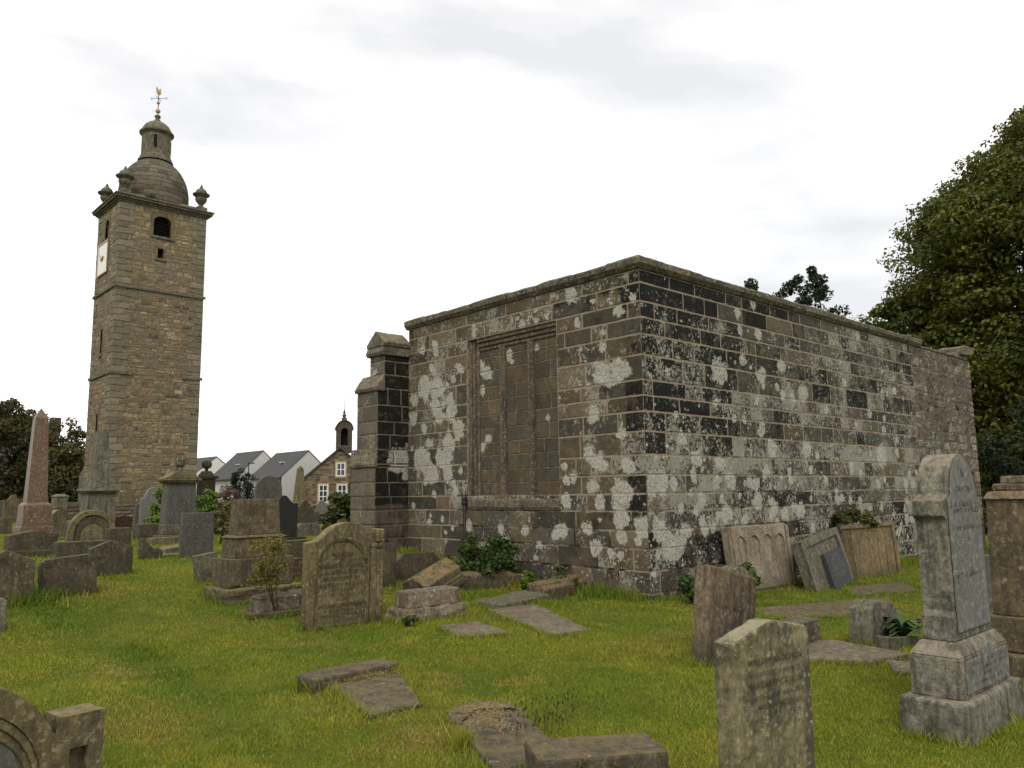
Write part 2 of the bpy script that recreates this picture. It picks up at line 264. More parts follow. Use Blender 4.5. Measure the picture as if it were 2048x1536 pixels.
# ------------------------------------------------------------------ object helpers
def thing(name, label, cat, loc, rz=0, rx=0, ry=0, group=None):
    o = bpy.data.objects.new(name, None); COL.objects.link(o); o.empty_display_size = .1
    o.location = loc; o.rotation_euler = (math.radians(rx), math.radians(ry), math.radians(rz))
    o['label'] = label; o['category'] = cat; o['kind'] = 'thing'
    if group: o['group'] = group
    return o
def tag(o, label, cat, group=None):
    o['label'] = label; o['category'] = cat; o['kind'] = 'thing'
    if group: o['group'] = group
    return o
_tex = {}
def clouds(sc):
    if sc not in _tex:
        t = bpy.data.textures.new('wear', 'CLOUDS'); t.noise_scale = sc; t.noise_depth = 3; _tex[sc] = t
    return _tex[sc]
class B:
    def __init__(s): s.v = []; s.f = []
    def add(s, vs, fs):
        o = len(s.v); s.v += [tuple(p) for p in vs]; s.f += [tuple(i + o for i in f) for f in fs]; return s
    def frus(s, a, b, z0, z1):
        (x0, x1, y0, y1), (X0, X1, Y0, Y1) = a, b
        return s.add([(x0, y0, z0), (x1, y0, z0), (x1, y1, z0), (x0, y1, z0), (X0, Y0, z1), (X1, Y0, z1), (X1, Y1, z1), (X0, Y1, z1)],
                     [(3, 2, 1, 0), (4, 5, 6, 7), (0, 1, 5, 4), (1, 2, 6, 5), (2, 3, 7, 6), (3, 0, 4, 7)])
    def box(s, x0, x1, y0, y1, z0, z1): return s.frus((x0, x1, y0, y1), (x0, x1, y0, y1), z0, z1)
    def tier(s, w, d, z0, z1, w2=None, d2=None):
        w2 = w if w2 is None else w2; d2 = d if d2 is None else d2
        return s.frus((-w/2, w/2, -d/2, d/2), (-w2/2, w2/2, -d2/2, d2/2), z0, z1)
    def prism(s, pr, y0, y1):
        n = len(pr)
        return s.add([(x, y0, z) for x, z in pr] + [(x, y1, z) for x, z in pr],
                     [tuple(range(n)), tuple(range(2*n-1, n-1, -1))] + [((i+1) % n, i, n+i, n+(i+1) % n) for i in range(n)])
    def prism_x(s, pr, x0, x1):
        n = len(pr)
        return s.add([(x0, y, z) for y, z in pr] + [(x1, y, z) for y, z in pr],
                     [tuple(range(n-1, -1, -1)), tuple(range(n, 2*n))] + [(i, (i+1) % n, n+(i+1) % n, n+i) for i in range(n)])
    def slab(s, pts, z0, z1):
        n = len(pts)
        return s.add([(x, y, z0) for x, y in pts] + [(x, y, z1) for x, y in pts],
                     [tuple(range(n-1, -1, -1)), tuple(range(n, 2*n))] + [(i, (i+1) % n, n+(i+1) % n, n+i) for i in range(n)])
    def lathe(s, pr, n=24, c=(0, 0, 0)):
        o = len(s.v)
        for r, z in pr:
            for i in range(n):
                a = 2*math.pi*i/n; s.v.append((c[0]+r*math.cos(a), c[1]+r*math.sin(a), c[2]+z))
        for k in range(len(pr)-1):
            for i in range(n):
                j = (i+1) % n; s.f.append((o+k*n+i, o+k*n+j, o+(k+1)*n+j, o+(k+1)*n+i))
        s.f.append(tuple(o+(len(pr)-1)*n+i for i in range(n))); s.f.append(tuple(o+n-1-i for i in range(n)))
        return s
    def tube(s, pts, rs, n=8):
        o = len(s.v); P = [Vector(p) for p in pts]
        for k, p in enumerate(P):
            t = (P[min(k+1, len(P)-1)] - P[max(k-1, 0)]).normalized()
            a = t.cross(Vector((0.3, 0.9, 0.2))).normalized(); b = t.cross(a)
            for i in range(n):
                q = p + (a*math.cos(2*math.pi*i/n) + b*math.sin(2*math.pi*i/n))*rs[k]; s.v.append(tuple(q))
        for k in range(len(P)-1):
            for i in range(n):
                j = (i+1) % n; s.f.append((o+k*n+i, o+k*n+j, o+(k+1)*n+j, o+(k+1)*n+i))
        s.f.append(tuple(o+(len(P)-1)*n+i for i in range(n))); s.f.append(tuple(o+n-1-i for i in range(n)))
        return s
    def plate(s, outer, inner, y0, y1):
        bm = bmesh.new(); loops = []
        for lp in ([outer] + (inner if isinstance(inner, list) and isinstance(inner[0], list) else [inner])):
            vs = [bm.verts.new((x, y0, z)) for x, z in lp]; es = [bm.edges.new((vs[i], vs[(i+1) % len(vs)])) for i in range(len(vs))]; loops.append(es)
        bmesh.ops.triangle_fill(bm, use_beauty=True, edges=[e_ for l_ in loops for e_ in l_], normal=(0, -1, 0))
        r = bmesh.ops.extrude_face_region(bm, geom=bm.faces[:])
        bmesh.ops.translate(bm, vec=(0, y1-y0, 0), verts=[g for g in r['geom'] if isinstance(g, bmesh.types.BMVert)])
        bmesh.ops.recalc_face_normals(bm, faces=bm.faces[:]); bm.verts.index_update()
        s.add([tuple(v.co) for v in bm.verts], [tuple(v.index for v in f.verts) for f in bm.faces]); bm.free(); return s
    def ok(s, name, mat, parent=None, bevel=0.008, rough=0, rs=.18, lv=3, smooth=False, label=None, loc=None):
        me = bpy.data.meshes.new(name); me.from_pydata(s.v, [], s.f); me.validate()
        bm = bmesh.new(); bm.from_mesh(me); bmesh.ops.recalc_face_normals(bm, faces=bm.faces[:]); bm.to_mesh(me); bm.free()
        me.materials.append(MT[mat] if isinstance(mat, str) else mat)
        o = bpy.data.objects.new(name, me); COL.objects.link(o)
        if parent is not None: o.parent = parent
        if loc: o.location = loc
        if smooth:
            for p in me.polygons: p.use_smooth = True
        if bevel > 0:
            b = o.modifiers.new('bevel', 'BEVEL'); b.width = bevel; b.segments = 2; b.limit_method = 'ANGLE'; b.angle_limit = math.radians(35)
        if rough > 0:
            u = o.modifiers.new('sub', 'SUBSURF'); u.subdivision_type = 'SIMPLE'; u.levels = lv; u.render_levels = lv
            d_ = o.modifiers.new('wear', 'DISPLACE'); d_.texture = clouds(rs); d_.strength = rough; d_.mid_level = .5; d_.texture_coords = 'GLOBAL'
        if label: o['label'] = label
        return o

def arrmesh(name, V, Q, mat, parent=None, attrs=None, tri=False, smooth=False):
    me = bpy.data.meshes.new(name); k = 3 if tri else 4
    V = np.asarray(V, np.float32); Q = np.asarray(Q, np.int32).reshape(-1, k)
    me.vertices.add(len(V)); me.vertices.foreach_set('co', V.ravel())
    me.loops.add(Q.size); me.loops.foreach_set('vertex_index', Q.ravel())
    me.polygons.add(len(Q)); me.polygons.foreach_set('loop_start', np.arange(0, Q.size, k, dtype=np.int32))
    me.polygons.foreach_set('loop_total', np.full(len(Q), k, np.int32))
    me.update(calc_edges=True)
    for n, a in (attrs or {}).items():
        at = me.attributes.new(n, 'FLOAT_COLOR', 'POINT'); c = np.ones((len(V), 4), np.float32); c[:, :3] = a; at.data.foreach_set('color', c.ravel())
    me.polygons.foreach_set('use_smooth', np.full(len(Q), bool(smooth)))
    me.materials.append(MT[mat] if isinstance(mat, str) else mat)
    o = bpy.data.objects.new(name, me); COL.objects.link(o)
    if parent is not None: o.parent = parent
    return o

# profiles of headstone tops, local x,z, base below the turf
def arc(cx_, cz, r, a0, a1, n=12, rz=None):
    rz = r if rz is None else rz
    return [(cx_ + r*math.cos(math.radians(lerp(a0, a1, i/n))), cz + rz*math.sin(math.radians(lerp(a0, a1, i/n)))) for i in range(n+1)]
def prof(kind, w_, h, bot=-.15):
    a = w_/2; base = [(-a, bot), (a, bot)]
    if kind == 'arch': return base + arc(0, h - a, a, 0, 180, 18)
    if kind == 'segment': return base + [(a, h*.8)] + arc(0, h*.8, a*.9, 0, 180, 16, h*.2) + [(-a, h*.8)]
    if kind == 'gable': return base + [(a, h*.78), (0, h), (-a, h*.78)]
    if kind == 'lowgable': return base + [(a, h*.9), (0, h), (-a, h*.9)]
    if kind == 'chamfer': return base + [(a, h*.72), (a*.72, h*.98), (-a*.72, h), (-a, h*.76)]
    if kind == 'round': return base + [(a, h*.85), (a*.92, h*.95), (a*.8, h), (-a*.8, h), (-a*.92, h*.95), (-a, h*.85)]
    if kind == 'flat': return base + [(a, h), (-a, h)]
    if kind == 'shoulder': return base + [(a, h*.72), (a*.82, h*.72)] + arc(0, h*.72, a*.7, 0, 180, 14, h*.28) + [(-a*.82, h*.72), (-a, h*.72)]
    if kind == 'ogee': return base + [(a, h*.82), (a*.7, h*.80), (a*.45, h*.88), (a*.2, h*.98), (0, h), (-a*.2, h*.98), (-a*.45, h*.88), (-a*.7, h*.80), (-a, h*.82)]
    if kind == 'wavy':
        return base + [(a*.82, h*.62), (a*.88, h*.72), (a, h*.76), (a, h*.86), (a*.9, h*.84), (a*.62, h*.80), (a*.38, h*.84), (a*.24, h*.96), (0, h), (-a*.24, h*.96), (-a*.38, h*.84), (-a*.62, h*.80), (-a*.9, h*.84), (-a, h*.86), (-a, h*.76), (-a*.88, h*.72), (-a*.82, h*.62)]
    raise ValueError(kind)

FOOT = []          # footprints (x, y, half w, half d, rz) for long grass at the foot of stones and no blades inside
def foot(x, y, w_, d_, rz=0, fr=1.0): FOOT.append((x, y, w_/2, d_/2, math.radians(rz), fr))

def text_part(parent, lines, y, mat, name='inscription', flip=False):
    V = []; Fc = []
    for tx, sz, x, z in lines:
        c = bpy.data.curves.new('t', 'FONT'); c.body = tx; c.size = sz; c.align_x = 'CENTER'; c.resolution_u = 2; c.space_character = 1.12
        o = bpy.data.objects.new('t', c); COL.objects.link(o); bpy.context.view_layer.update()
        me = bpy.data.meshes.new_from_object(o.evaluated_get(bpy.context.evaluated_depsgraph_get()))
        k = len(V); V += [(x + v.co.x, y, z + v.co.y) for v in me.vertices]; Fc += [tuple(i + k for i in p.vertices) for p in me.polygons]
        bpy.data.objects.remove(o); bpy.data.curves.remove(c); bpy.data.meshes.remove(me)
    b = B(); b.add(V, Fc); return b.ok(name, mat, parent, bevel=0)
def worn_part(parent, rows, y, mat, name='inscription', seed=0, keep=.85):
    """rows: (z, half width, letter height): strokes of letters worn past reading"""
    r = random.Random(seed); b = B()
    for z, hw, lh in rows:
        x = -hw
        while x < hw:
            if r.random() < .16: x += lh*.7; continue
            for k in range(r.choice((1, 2, 2, 3))):
                if r.random() > keep: continue
                if r.random() < .6:
                    xx = x + k*lh*.25; b.add([(xx, y, z), (xx+lh*.13, y, z), (xx+lh*.13, y, z+lh*r.uniform(.7, 1)), (xx, y, z+lh*.9)], [(0, 1, 2, 3)])
                else:
                    zz_ = z + lh*r.choice((0, .42, .85)); b.add([(x, y, zz_), (x+lh*.5, y, zz_), (x+lh*.5, y, zz_+lh*.13), (x, y, zz_+lh*.13)], [(0, 1, 2, 3)])
            x += lh*r.uniform(.7, .95)
    return b.ok(name, mat, parent, bevel=0)

# ------------------------------------------------------------------ ground
def build_ground():
    nr, na = 210, 300
    rr = np.concatenate([[0.0], np.geomspace(1.2, 1500, nr)]); aa = np.linspace(0, 2*math.pi, na, endpoint=False)
    Rg, A = np.meshgrid(rr, aa, indexing='ij'); X = Rg*np.cos(A); Y = Rg*np.sin(A); Zg = Gv(X, Y)
    V = np.stack([X, Y, Zg], -1).reshape(-1, 3)
    i = np.arange(nr)[:, None]; j = np.arange(na)[None, :]; jn = (j+1) % na
    Q = np.stack([i*na+j, (i+1)*na+j, (i+1)*na+jn, i*na+jn], -1).reshape(-1, 4)
    t = NT('turf'); v = t.obj(False)
    n1 = t.noise(v, .55, 6, .62); n2 = t.noise(v, 3.1, 6, .65); n3 = t.noise(v, 30, 4, .7)
    col = t.mix(t.step(n1, .36, .64), (0.105, 0.130, 0.012, 1), (0.180, 0.180, 0.019, 1))
    col = t.mix(t.math('MULTIPLY', t.step(n2, .45, .7), .6), col, (0.045, 0.068, 0.009, 1))
    col = t.mix(t.math('MULTIPLY', t.step(t.noise(v, .9, 5, .7), .57, .72), .7), col, (0.17, 0.125, 0.035, 1))
    col = t.mix(t.step(n3, .42, .75), t.mix(.5, col, (0.03, 0.036, 0.006, 1)), col)
    mm = t.done(col, .95, t.math('ADD', n3, n2), .8, .04, .1)
    o = arrmesh('ground', V, Q, mm, smooth=True); o['kind'] = 'structure'; o['label'] = 'mown graveyard turf, yellow green with straw patches'
    return o
build_ground()

# ------------------------------------------------------------------ masonry
class Wall:
    def __init__(s): s.V = []; s.Q = []; s.C = []; s.M = []; s.n = 0
    def block(s, plane, u0, u1, z0, z1, bev, bulge, step, col, mask, rng, jit=0.0, d0=-.004):
        du = min(bev, (u1-u0)*.25); dz = min(bev, (z1-z0)*.25)
        nu = max(1, int(round((u1-u0-2*du)/step))); nz_ = max(1, int(round((z1-z0-2*dz)/step)))
        us = np.concatenate([[u0], np.linspace(u0+du, u1-du, nu+1), [u1]]); zs = np.concatenate([[z0], np.linspace(z0+dz, z1-dz, nz_+1), [z1]])
        U, Zq = np.meshgrid(us, zs, indexing='ij'); D = np.full(U.shape, d0)
        inner = bulge[0] + (fbm(U[1:-1, 1:-1]*7 + rng.random()*50, Zq[1:-1, 1:-1]*7, 5) - .5)*bulge[1]*2; D[1:-1, 1:-1] = inner
        if jit > 0:
            a = (U-u0)/(u1-u0); b = (Zq-z0)/(z1-z0); j = (rng.random((4, 2))-.5)*2*jit
            U = U + (1-a)*(1-b)*j[0, 0] + a*(1-b)*j[1, 0] + (1-a)*b*j[2, 0] + a*b*j[3, 0]
            Zq = Zq + (1-a)*(1-b)*j[0, 1] + a*(1-b)*j[1, 1] + (1-a)*b*j[2, 1] + a*b*j[3, 1]
        uf, zf, df = U.ravel(), Zq.ravel(), D.ravel(); P = plane(uf, zf, df); n = len(uf)
        a_, b_ = U.shape; i = np.arange(a_-1)[:, None]; j_ = np.arange(b_-1)[None, :]
        q = np.stack([i*b_+j_, (i+1)*b_+j_, (i+1)*b_+j_+1, i*b_+j_+1], -1).reshape(-1, 4) + s.n
        s.V.append(P); s.Q.append(q); s.C.append(np.tile(np.asarray(col[:3]), (n, 1))); s.M.append(mask(uf, zf)); s.n += n
    def rows(s, plane, u0, u1, zs, wr, gap, rng, colfn, maskfn, bev=.018, bulge=(.008, .004), step=.05, cuts=(), jit=0.0, corner=(True, True)):
        for z0, z1 in zip(zs[:-1], zs[1:]):
            segs = [(u0, u1)]; zm = (z0+z1)/2
            for ca, cb, za, zb in cuts:
                if za < zm < zb:
                    ns = []
                    for a, b in segs:
                        if cb <= a or ca >= b: ns.append((a, b)); continue
                        if ca > a + .04: ns.append((a, ca))
                        if cb < b - .04: ns.append((cb, b))
                    segs = ns
            for a, b in segs:
                u = a; first = rng.random()
                while u < b - 1e-6:
                    w_ = rng.uniform(*wr)*(z1-z0 if wr[0] > 1.01 else 1)
                    if u == a: w_ *= .5 + first*.6
                    if b - (u+w_) < .55*(wr[0]*(z1-z0 if wr[0] > 1.01 else 1)): w_ = b - u
                    g0 = 0 if (u <= u0 + 1e-6 and corner[0]) else gap/2; g1 = 0 if (u+w_ >= u1 - 1e-6 and corner[1]) else gap/2
                    uc = u + w_/2
                    s.block(plane, u+g0, u+w_-g1, z0+gap/2, z1-gap/2, bev, bulge, step, colfn(uc, zm, rng), maskfn(uc, zm, rng), rng, jit)
                    u += w_
    def ok(s, name, mat, parent):
        V = np.concatenate(s.V); Q = np.concatenate(s.Q)
        # orient faces outward is not needed for shading of closed-looking skins; recalc done in bmesh
        return arrmesh(name, V, Q, mat, parent, {'Col': np.concatenate(s.C), 'Msk': np.concatenate(s.M)})

# ------------------------------------------------------------------ the roofless chapel
KX, KY = 9.52, 7.42
ZC = [-.35, .11, .43, .75, 1.01, 1.30, 1.56, 1.84, 2.14, 2.49, 2.79, 3.03, 3.27, 3.65, 3.97, 4.23, 4.48, 4.77, 4.98]
LICH_L = [(7.88, 1.56, .22), (7.93, 1.29, .12), (7.75, 1.98, .12), (8.48, 1.66, .12), (9.06, 1.47, .12), (9.04, 1.81, .08), (9.08, 2.01, .08), (8.32, 1.43, .12), (7.91, 1.21, .17), (7.9, .89, .11), (8.43, .74, .13), (8.62, 1.04, .12), (9.12, .98, .11), (11.54, 1.01, .11), (10.03, .98, .1), (10.64, .99, .08), (7.5, 1.08, .18), (13.0, 2.28, .28), (12.26, 2.27, .26), (12.68, 1.99, .22), (12.13, 2.0, .17), (11.76, 2.04, .07), (11.91, 1.65, .1), (12.56, 3.37, .15), (12.09, 3.39, .17), (12.44, 3.13, .19), (12.04, 3.14, .17), (11.83, 2.81, .19), (12.91, 3.7, .24), (12.52, 3.68, .24), (12.71, 2.6, .11), (12.11, 2.56, .19), (13.3, 3.11, .14), (12.91, 2.89, .1), (11.72, 3.96, .1), (8.83, 4.85, .15), (7.85, 4.4, .1), (8.2, 3.45, .22), (7.87, 3.45, .2), (8.71, 4.34, .08), (8.52, 2.22, .14), (8.31, 2.05, .15), (8.41, 2.81, .14), (13.24, 3.5, .13), (12.98, 4.5, .1), (12.56, 4.54, .1), (10.55, .79, .12), (9.68, .73, .09)]
LICH_R = [(9.68, 1.69, .2), (9.78, 1.02, .16), (9.6, .4, .06), (10.44, 2.39, .11), (10.8, 2.1, .15), (11.48, 2.01, .14), (13.17, 2.32, .18), (14.44, 2.32, .18), (12.85, 2.65, .14), (9.85, 1.71, .2), (11.78, 1.74, .15), (11.36, 1.74, .1), (10.73, 1.79, .08), (12.55, 1.68, .1), (12.92, 1.9, .13), (10.89, 1.42, .13), (11.46, 1.45, .09), (12.57, 1.39, .17), (13.12, 1.27, .15), (13.48, 1.16, .14), (14.04, 1.19, .17), (11.6, 1.21, .16), (10.41, .99, .14), (10.98, .99, .1), (11.2, 1.02, .09), (10.03, .77, .25), (10.3, .77, .12), (16.26, 2.02, .12), (16.68, 1.9, .09), (17.78, 2.31, .24), (15.55, 1.39, .13), (17.49, 1.68, .11), (18.95, 1.68, .12), (19.37, 1.68, .11), (19.19, 1.89, .1), (18.85, .89, .14), (18.59, 2.38, .1), (14.42, 3.42, .17), (17.01, 4.85, .12), (16.22, 3.77, .11), (18.72, 3.8, .1), (11.57, 3.56, .22), (12.91, 4.37, .12), (12.25, 4.67, .1), (12.77, 4.9, .1), (12.95, 3.64, .16), (13.66, 3.85, .14), (12.31, 4.38, .09), (10.3, 2.77, .07), (16.11, 1.36, .09), (17.01, 1.14, .09), (15.1, 1.76, .1), (13.75, 1.76, .09), (14.53, 1.95, .09), (12.15, 1.09, .11)]
def seedfield(seeds, k0):
    a = np.array([(q - k0, z, r) for q, z, r in seeds])
    def f(u, z):
        dd = np.hypot(u[:, None] - a[None, :, 0], z[:, None] - a[None, :, 1])/(a[None, :, 2]*1.34)
        return np.clip((1.12 - dd).max(1), -.3, 1)
    return f
def build_kirk():
    t = thing('ruined_chapel', 'roofless sandstone chapel with blocked three light window and white lichen patches', 'chapel', (KX, KY, 0))
    rng = np.random.default_rng(5)
    # cores of the walls (mortar shows in the joints)
    b = B()
    b.box(0, 14.35, 0, .8, -.5, 4.98)
    b.box(0, .8, .8, 1.78, -.5, 4.98); b.box(0, .8, 4.14, 6.03, -.5, 4.98); b.box(0, .8, 1.78, 4.14, -.5, 1.5); b.box(0, .8, 1.78, 4.14, 4.47, 4.98)
    b.box(.125, .8, 1.78, 4.14, 1.5, 4.47)
    b.box(0.8, 14.35, 5.3, 6.03, -.5, 4.98); b.box(13.6, 14.35, .8, 5.3, -.5, 4.98)
    b.ok('wall_core', 'mortar', t, bevel=0)
    pl = lambda u, z, d: np.stack([-d, u, z], -1)
    pr = lambda u, z, d: np.stack([u, -d, z], -1)
    fl, fr = seedfield(LICH_L, KY), seedfield(LICH_R, KX)
    rl = np.random.default_rng(77)
    ex = [(KY + rl.uniform(0, 6), rl.uniform(.5, 4.7)**1.0, rl.uniform(.03, .09)) for _ in range(70)]; ex = [q for q in ex if not (1.75 < q[0]-KY < 4.15 and 1.5 < q[1] < 4.5 and rl.random() < .6)]
    er = [(KX + rl.uniform(0, 10.2), .5 + 3.4*rl.random()**1.5, rl.uniform(.03, .11)) for _ in range(130)]
    fl, fr = seedfield(LICH_L + ex, KY), seedfield(LICH_R + er, KX)
    def colL(u, z, r):
        c = [(.082, .065, .041), (.072, .063, .048), (.105, .084, .053), (.062, .054, .041)][r.integers(4)]
        return tuple(np.array(c)*r.uniform(.7, 1.25))
    def maskL(u, z, r):
        lb = r.uniform(.04, .30) if r.random() < (.36 if (u > 4.3 and 1.7 < z < 3.9) else (.34 if u < 1.8 else .22)) else -.35
        if z < .9: lb = -.35
        stn = r.random()*.36 + (.12 if z < .5 else 0); den = .26 + .34*r.random()
        def m(U, Z):
            li = np.maximum(fl(U, Z), lb)
            return np.stack([li, stn + .30*(U < .35)*(Z > 1.2) + .25*sst(4.5, 4.95, Z), np.full(U.shape, den)], -1)
        return m
    W = Wall()
    W.rows(pl, 0, 6.03, ZC, (.32, 1.2), .016, rng, colL, maskL, bev=.012, bulge=(.009, .009), step=.055, cuts=[(1.78, 4.14, 1.5, 4.47)])
    J = Wall(); jc = (.245, .198, .138)
    def jm(f, den0):
        return lambda U, Z: np.stack([f(U, Z) - .04, .62*(1 - sst(.0, 1.9, Z + (fbm(U*.8, Z*.8, 61) - .5)*6.0)) - .1, np.full(U.shape, den0)], -1)
    for a, c, z0, z1 in ((.012, 1.78, -.4, 4.97), (4.14, 6.03, -.4, 4.97), (1.78, 4.14, -.4, 1.49), (1.78, 4.14, 4.48, 4.97)): J.block(pl, a, c, z0, z1, .01, (.0025, 0), .06, jc, jm(fl, .22), rng, d0=.0025)
    J.block(pr, .012, 10.35, -.4, 4.97, .01, (.0025, 0), .07, jc, jm(fr, .25), rng, d0=.0025)
    J.ok('mortar_joints', 'kirk', t)
    W.ok('ashlar_face', 'kirk', t)
    def colR(u, z, r):
        c = [(.060, .054, .043), (.072, .063, .048), (.050, .046, .038), (.085, .072, .05)][r.integers(4)]
        return tuple(np.array(c)*r.uniform(.7, 1.25))
    def maskR(u, z, r):
        lb = r.uniform(.0, .30) if r.random() < (.28 if 1.9 < z < 3.8 and u > 1.8 else .12) else -.35
        if z < .6: lb = -.35
        stn = (r.random()**1.3)*.62 + (.42 if (u < 2.2 and z > 2.3) else 0) + (.10 if z > 2 else .06) + (.16 if z < .9 else 0)
        den = .30 + .38*r.random() + (.10 if z < 2.6 else 0)
        if z > 4.4 and u < 5: den *= .5; lb = min(lb, -.1)
        def m(U, Z):
            li = np.maximum(fr(U, Z), lb); st = stn + .4*(vn(U*6.5, Z*.6, 4) - .45)*sst(3.3, 4.5, Z)
            return np.stack([li, st, np.full(U.shape, den)], -1)
        return m
    W = Wall()
    W.rows(pr, 0, 10.35, ZC, (.34, 1.05), .016, rng, colR, maskR, bev=.013, bulge=(.009, .010), step=.06)
    W.ok('ashlar_face', 'kirk', t)
    # rubble end of the long wall
    def colU(u, z, r):
        c = [(.072, .063, .045), (.058, .053, .042), (.088, .074, .05), (.07, .052, .036), (.10, .088, .062)][r.integers(5)]
        return tuple(np.array(c)*r.uniform(.75, 1.2))
    def maskU(u, z, r):
        stn = r.random()*.5; den = .35 + .3*r.random(); lb = r.uniform(-.1, .15) if r.random() < .25 else -.35
        return lambda U, Z: np.stack([np.full(U.shape, lb), np.full(U.shape, stn), np.full(U.shape, den)], -1)
    zr = [-.35]
    while zr[-1] < 4.6: zr.append(zr[-1] + rng.uniform(.10, .36))
    zr.append(4.98)
    W = Wall(); W.rows(pr, 10.36, 14.0, zr, (.16, .62), .03, rng, colU, maskU, bev=.03, bulge=(.006, .022), step=.06, jit=.05)
    W.ok('rubble_face', 'kirk', t)
    W = Wall(); W.rows(pr, 14.0, 14.37, zr[::1], (.5, .6), .03, rng, lambda u, z, r: tuple(np.array((.135, .10, .068))*r.uniform(.7, 1.2)), maskU, bev=.03, bulge=(.012, .012), step=.08)
    W.ok('corner_stones', 'kirk', t)
    # copings
    def coping(along, a, b_, first=False):
        q = a; k = 0
        while q < b_ - .05:
            ln = rng.uniform(.7, 1.15); ln = min(ln, b_ - q)
            if b_ - q - ln < .35: ln = b_ - q
            hgt = rng.uniform(-.012, .012)
            P = [(-.025, 4.985), (-.085, 5.055), (-.095, 5.14 + hgt), (-.02, 5.18 + hgt), (.3, 5.20 + hgt), (.82, 5.19), (.82, 4.985)]
            bb = B()
            if along == 'x': bb.prism_x(P, q + .006, q + ln - .006)
            else: bb.prism(P, q + .006, q + ln - .006)
            bb.ok('coping_stone', 'coping', t, bevel=.012, rough=.035, rs=.22, lv=3)
            q += ln
    coping('x', .62, 10.9); coping('y', .62, 6.1)
    bb = B(); q4 = lambda o_: (-o_, .613, -o_, .613)
    bb.frus(q4(.025), q4(.085), 4.985, 5.055); bb.frus(q4(.085), q4(.095), 5.055, 5.145); bb.frus(q4(.095), q4(.02), 5.145, 5.19)
    bm_ = bmesh.new(); me_ = bpy.data.meshes.new('x'); me_.from_pydata(bb.v, [], bb.f); bm_.from_mesh(me_); bmesh.ops.remove_doubles(bm_, verts=bm_.verts[:], dist=1e-5)
    dup_ = [f for f in bm_.faces if abs(f.normal.z) > .99 and 4.99 < f.calc_center_median().z < 5.18]; bmesh.ops.delete(bm_, geom=dup_, context='FACES'); bm_.verts.index_update()
    b2 = B(); b2.add([tuple(v.co) for v in bm_.verts], [tuple(v.index for v in f.verts) for f in bm_.faces]); bm_.free()
    b2.ok('coping_stone', 'coping', t, bevel=.012, rough=.03, rs=.22, lv=3)
    bb = B(); q = 10.9
    while q < 14.2:
        ln = rng.uniform(.35, .6); h_ = 5.0 + rng.uniform(.02, .10) + .12*(q > 13.2); bb.box(q, min(q + ln, 14.35) - .02, -.02, .8, 4.985, h_); q += ln
    bb.ok('broken_wallhead', 'coping', t, bevel=.03, rough=.06, rs=.2)
    bb = B(); bb.prism([(13.55, 5.08), (13.9, 5.10), (14.42, 5.17), (14.55, 5.30), (14.58, 5.36), (13.9, 5.37), (13.5, 5.28)], -.10, .5)
    bb.ok('skew_stone', 'coping', t, bevel=.02, rough=.03)
    # blocked window
    W = Wall(); pw = lambda u, z, d: np.stack([.12 - d, u, z], -1)
    def colW(u, z, r):
        c = [(.082, .065, .042), (.076, .064, .047), (.092, .070, .043), (.070, .060, .044)][r.integers(4)]
        return tuple(np.array(c)*r.uniform(.8, 1.15))
    def maskW(u, z, r):
        lb = -.35; den = .02 + .18*r.random()*(u > 3.1)
        return lambda U, Z: np.stack([np.maximum(seedW(U, Z), lb), np.full(U.shape, .05 + .1*r.random()), np.full(U.shape, den)], -1)
    seedW = seedfield([(11.3, 3.95, .14), (11.1, 3.8, .13), (10.5, 4.05, .1), (11.12, 2.6, .11), (11.3, 2.45, .1), (11.28, 3.5, .1), (9.55, 2.85, .07), (9.8, 4.1, .08), (10.45, 3.95, .07)], KY)
    zw = [1.5, 1.78, 2.02, 2.28, 2.52, 2.78, 3.02, 3.3, 3.55, 3.85, 4.1, 4.47]
    for a, c in ((1.80, 2.43), (2.55, 3.17), (3.29, 3.90)):
        W.rows(pw, a, c, zw, (.3, .62), .010, rng, colW, maskW, bev=.008, bulge=(.005, .003), step=.07)
    win = W.ok('blocked_window', 'kirk', t)
    for u in (2.49, 3.23):
        m_ = B(); m_.add([(.15, u-.06, 1.46), (.08, u-.055, 1.46), (.02, u-.022, 1.46), (.02, u+.022, 1.46), (.08, u+.055, 1.46), (.15, u+.06, 1.46),
                          (.15, u-.06, 4.28), (.08, u-.055, 4.28), (.02, u-.022, 4.28), (.02, u+.022, 4.28), (.08, u+.055, 4.28), (.15, u+.06, 4.28)],
                         [(0, 1, 7, 6), (1, 2, 8, 7), (2, 3, 9, 8), (3, 4, 10, 9), (4, 5, 11, 10)]); m_.ok('mullion', 'dress', win, bevel=0)
    j = B()
    for k, (a, c, dp) in enumerate(((4.055, 4.137, .025), (3.975, 4.053, .055), (3.90, 3.973, .085))):
        j.box(dp, .3, a, c, 1.502, 4.468)
    j.ok('jamb', 'dress', win, bevel=.018)
    j = B(); j.box(.06, .3, 1.783, 1.80, 1.502, 4.2); j.ok('jamb', 'dress', win, bevel=.004)
    j = B()
    for a, c, dp in ((4.39, 4.467, .025), (4.31, 4.388, .06), (4.24, 4.308, .09)): j.box(dp, .3, 1.803, 3.898, a, c)
    j.ok('lintel_moulding', 'dress', win, bevel=.018)
    j = B(); j.prism([(.16, 1.58), (.02, 1.54), (-.035, 1.47), (-.04, 1.36), (-.015, 1.30), (.16, 1.28)], 1.76, 4.2); j.ok('sill', 'dress', win, bevel=.012, rough=.012)
    # stepped buttress
    bt = thing('buttress', '', '', (0, 0, 0)); bt.parent = t
    del bt['label']; del bt['category']; del bt['kind']
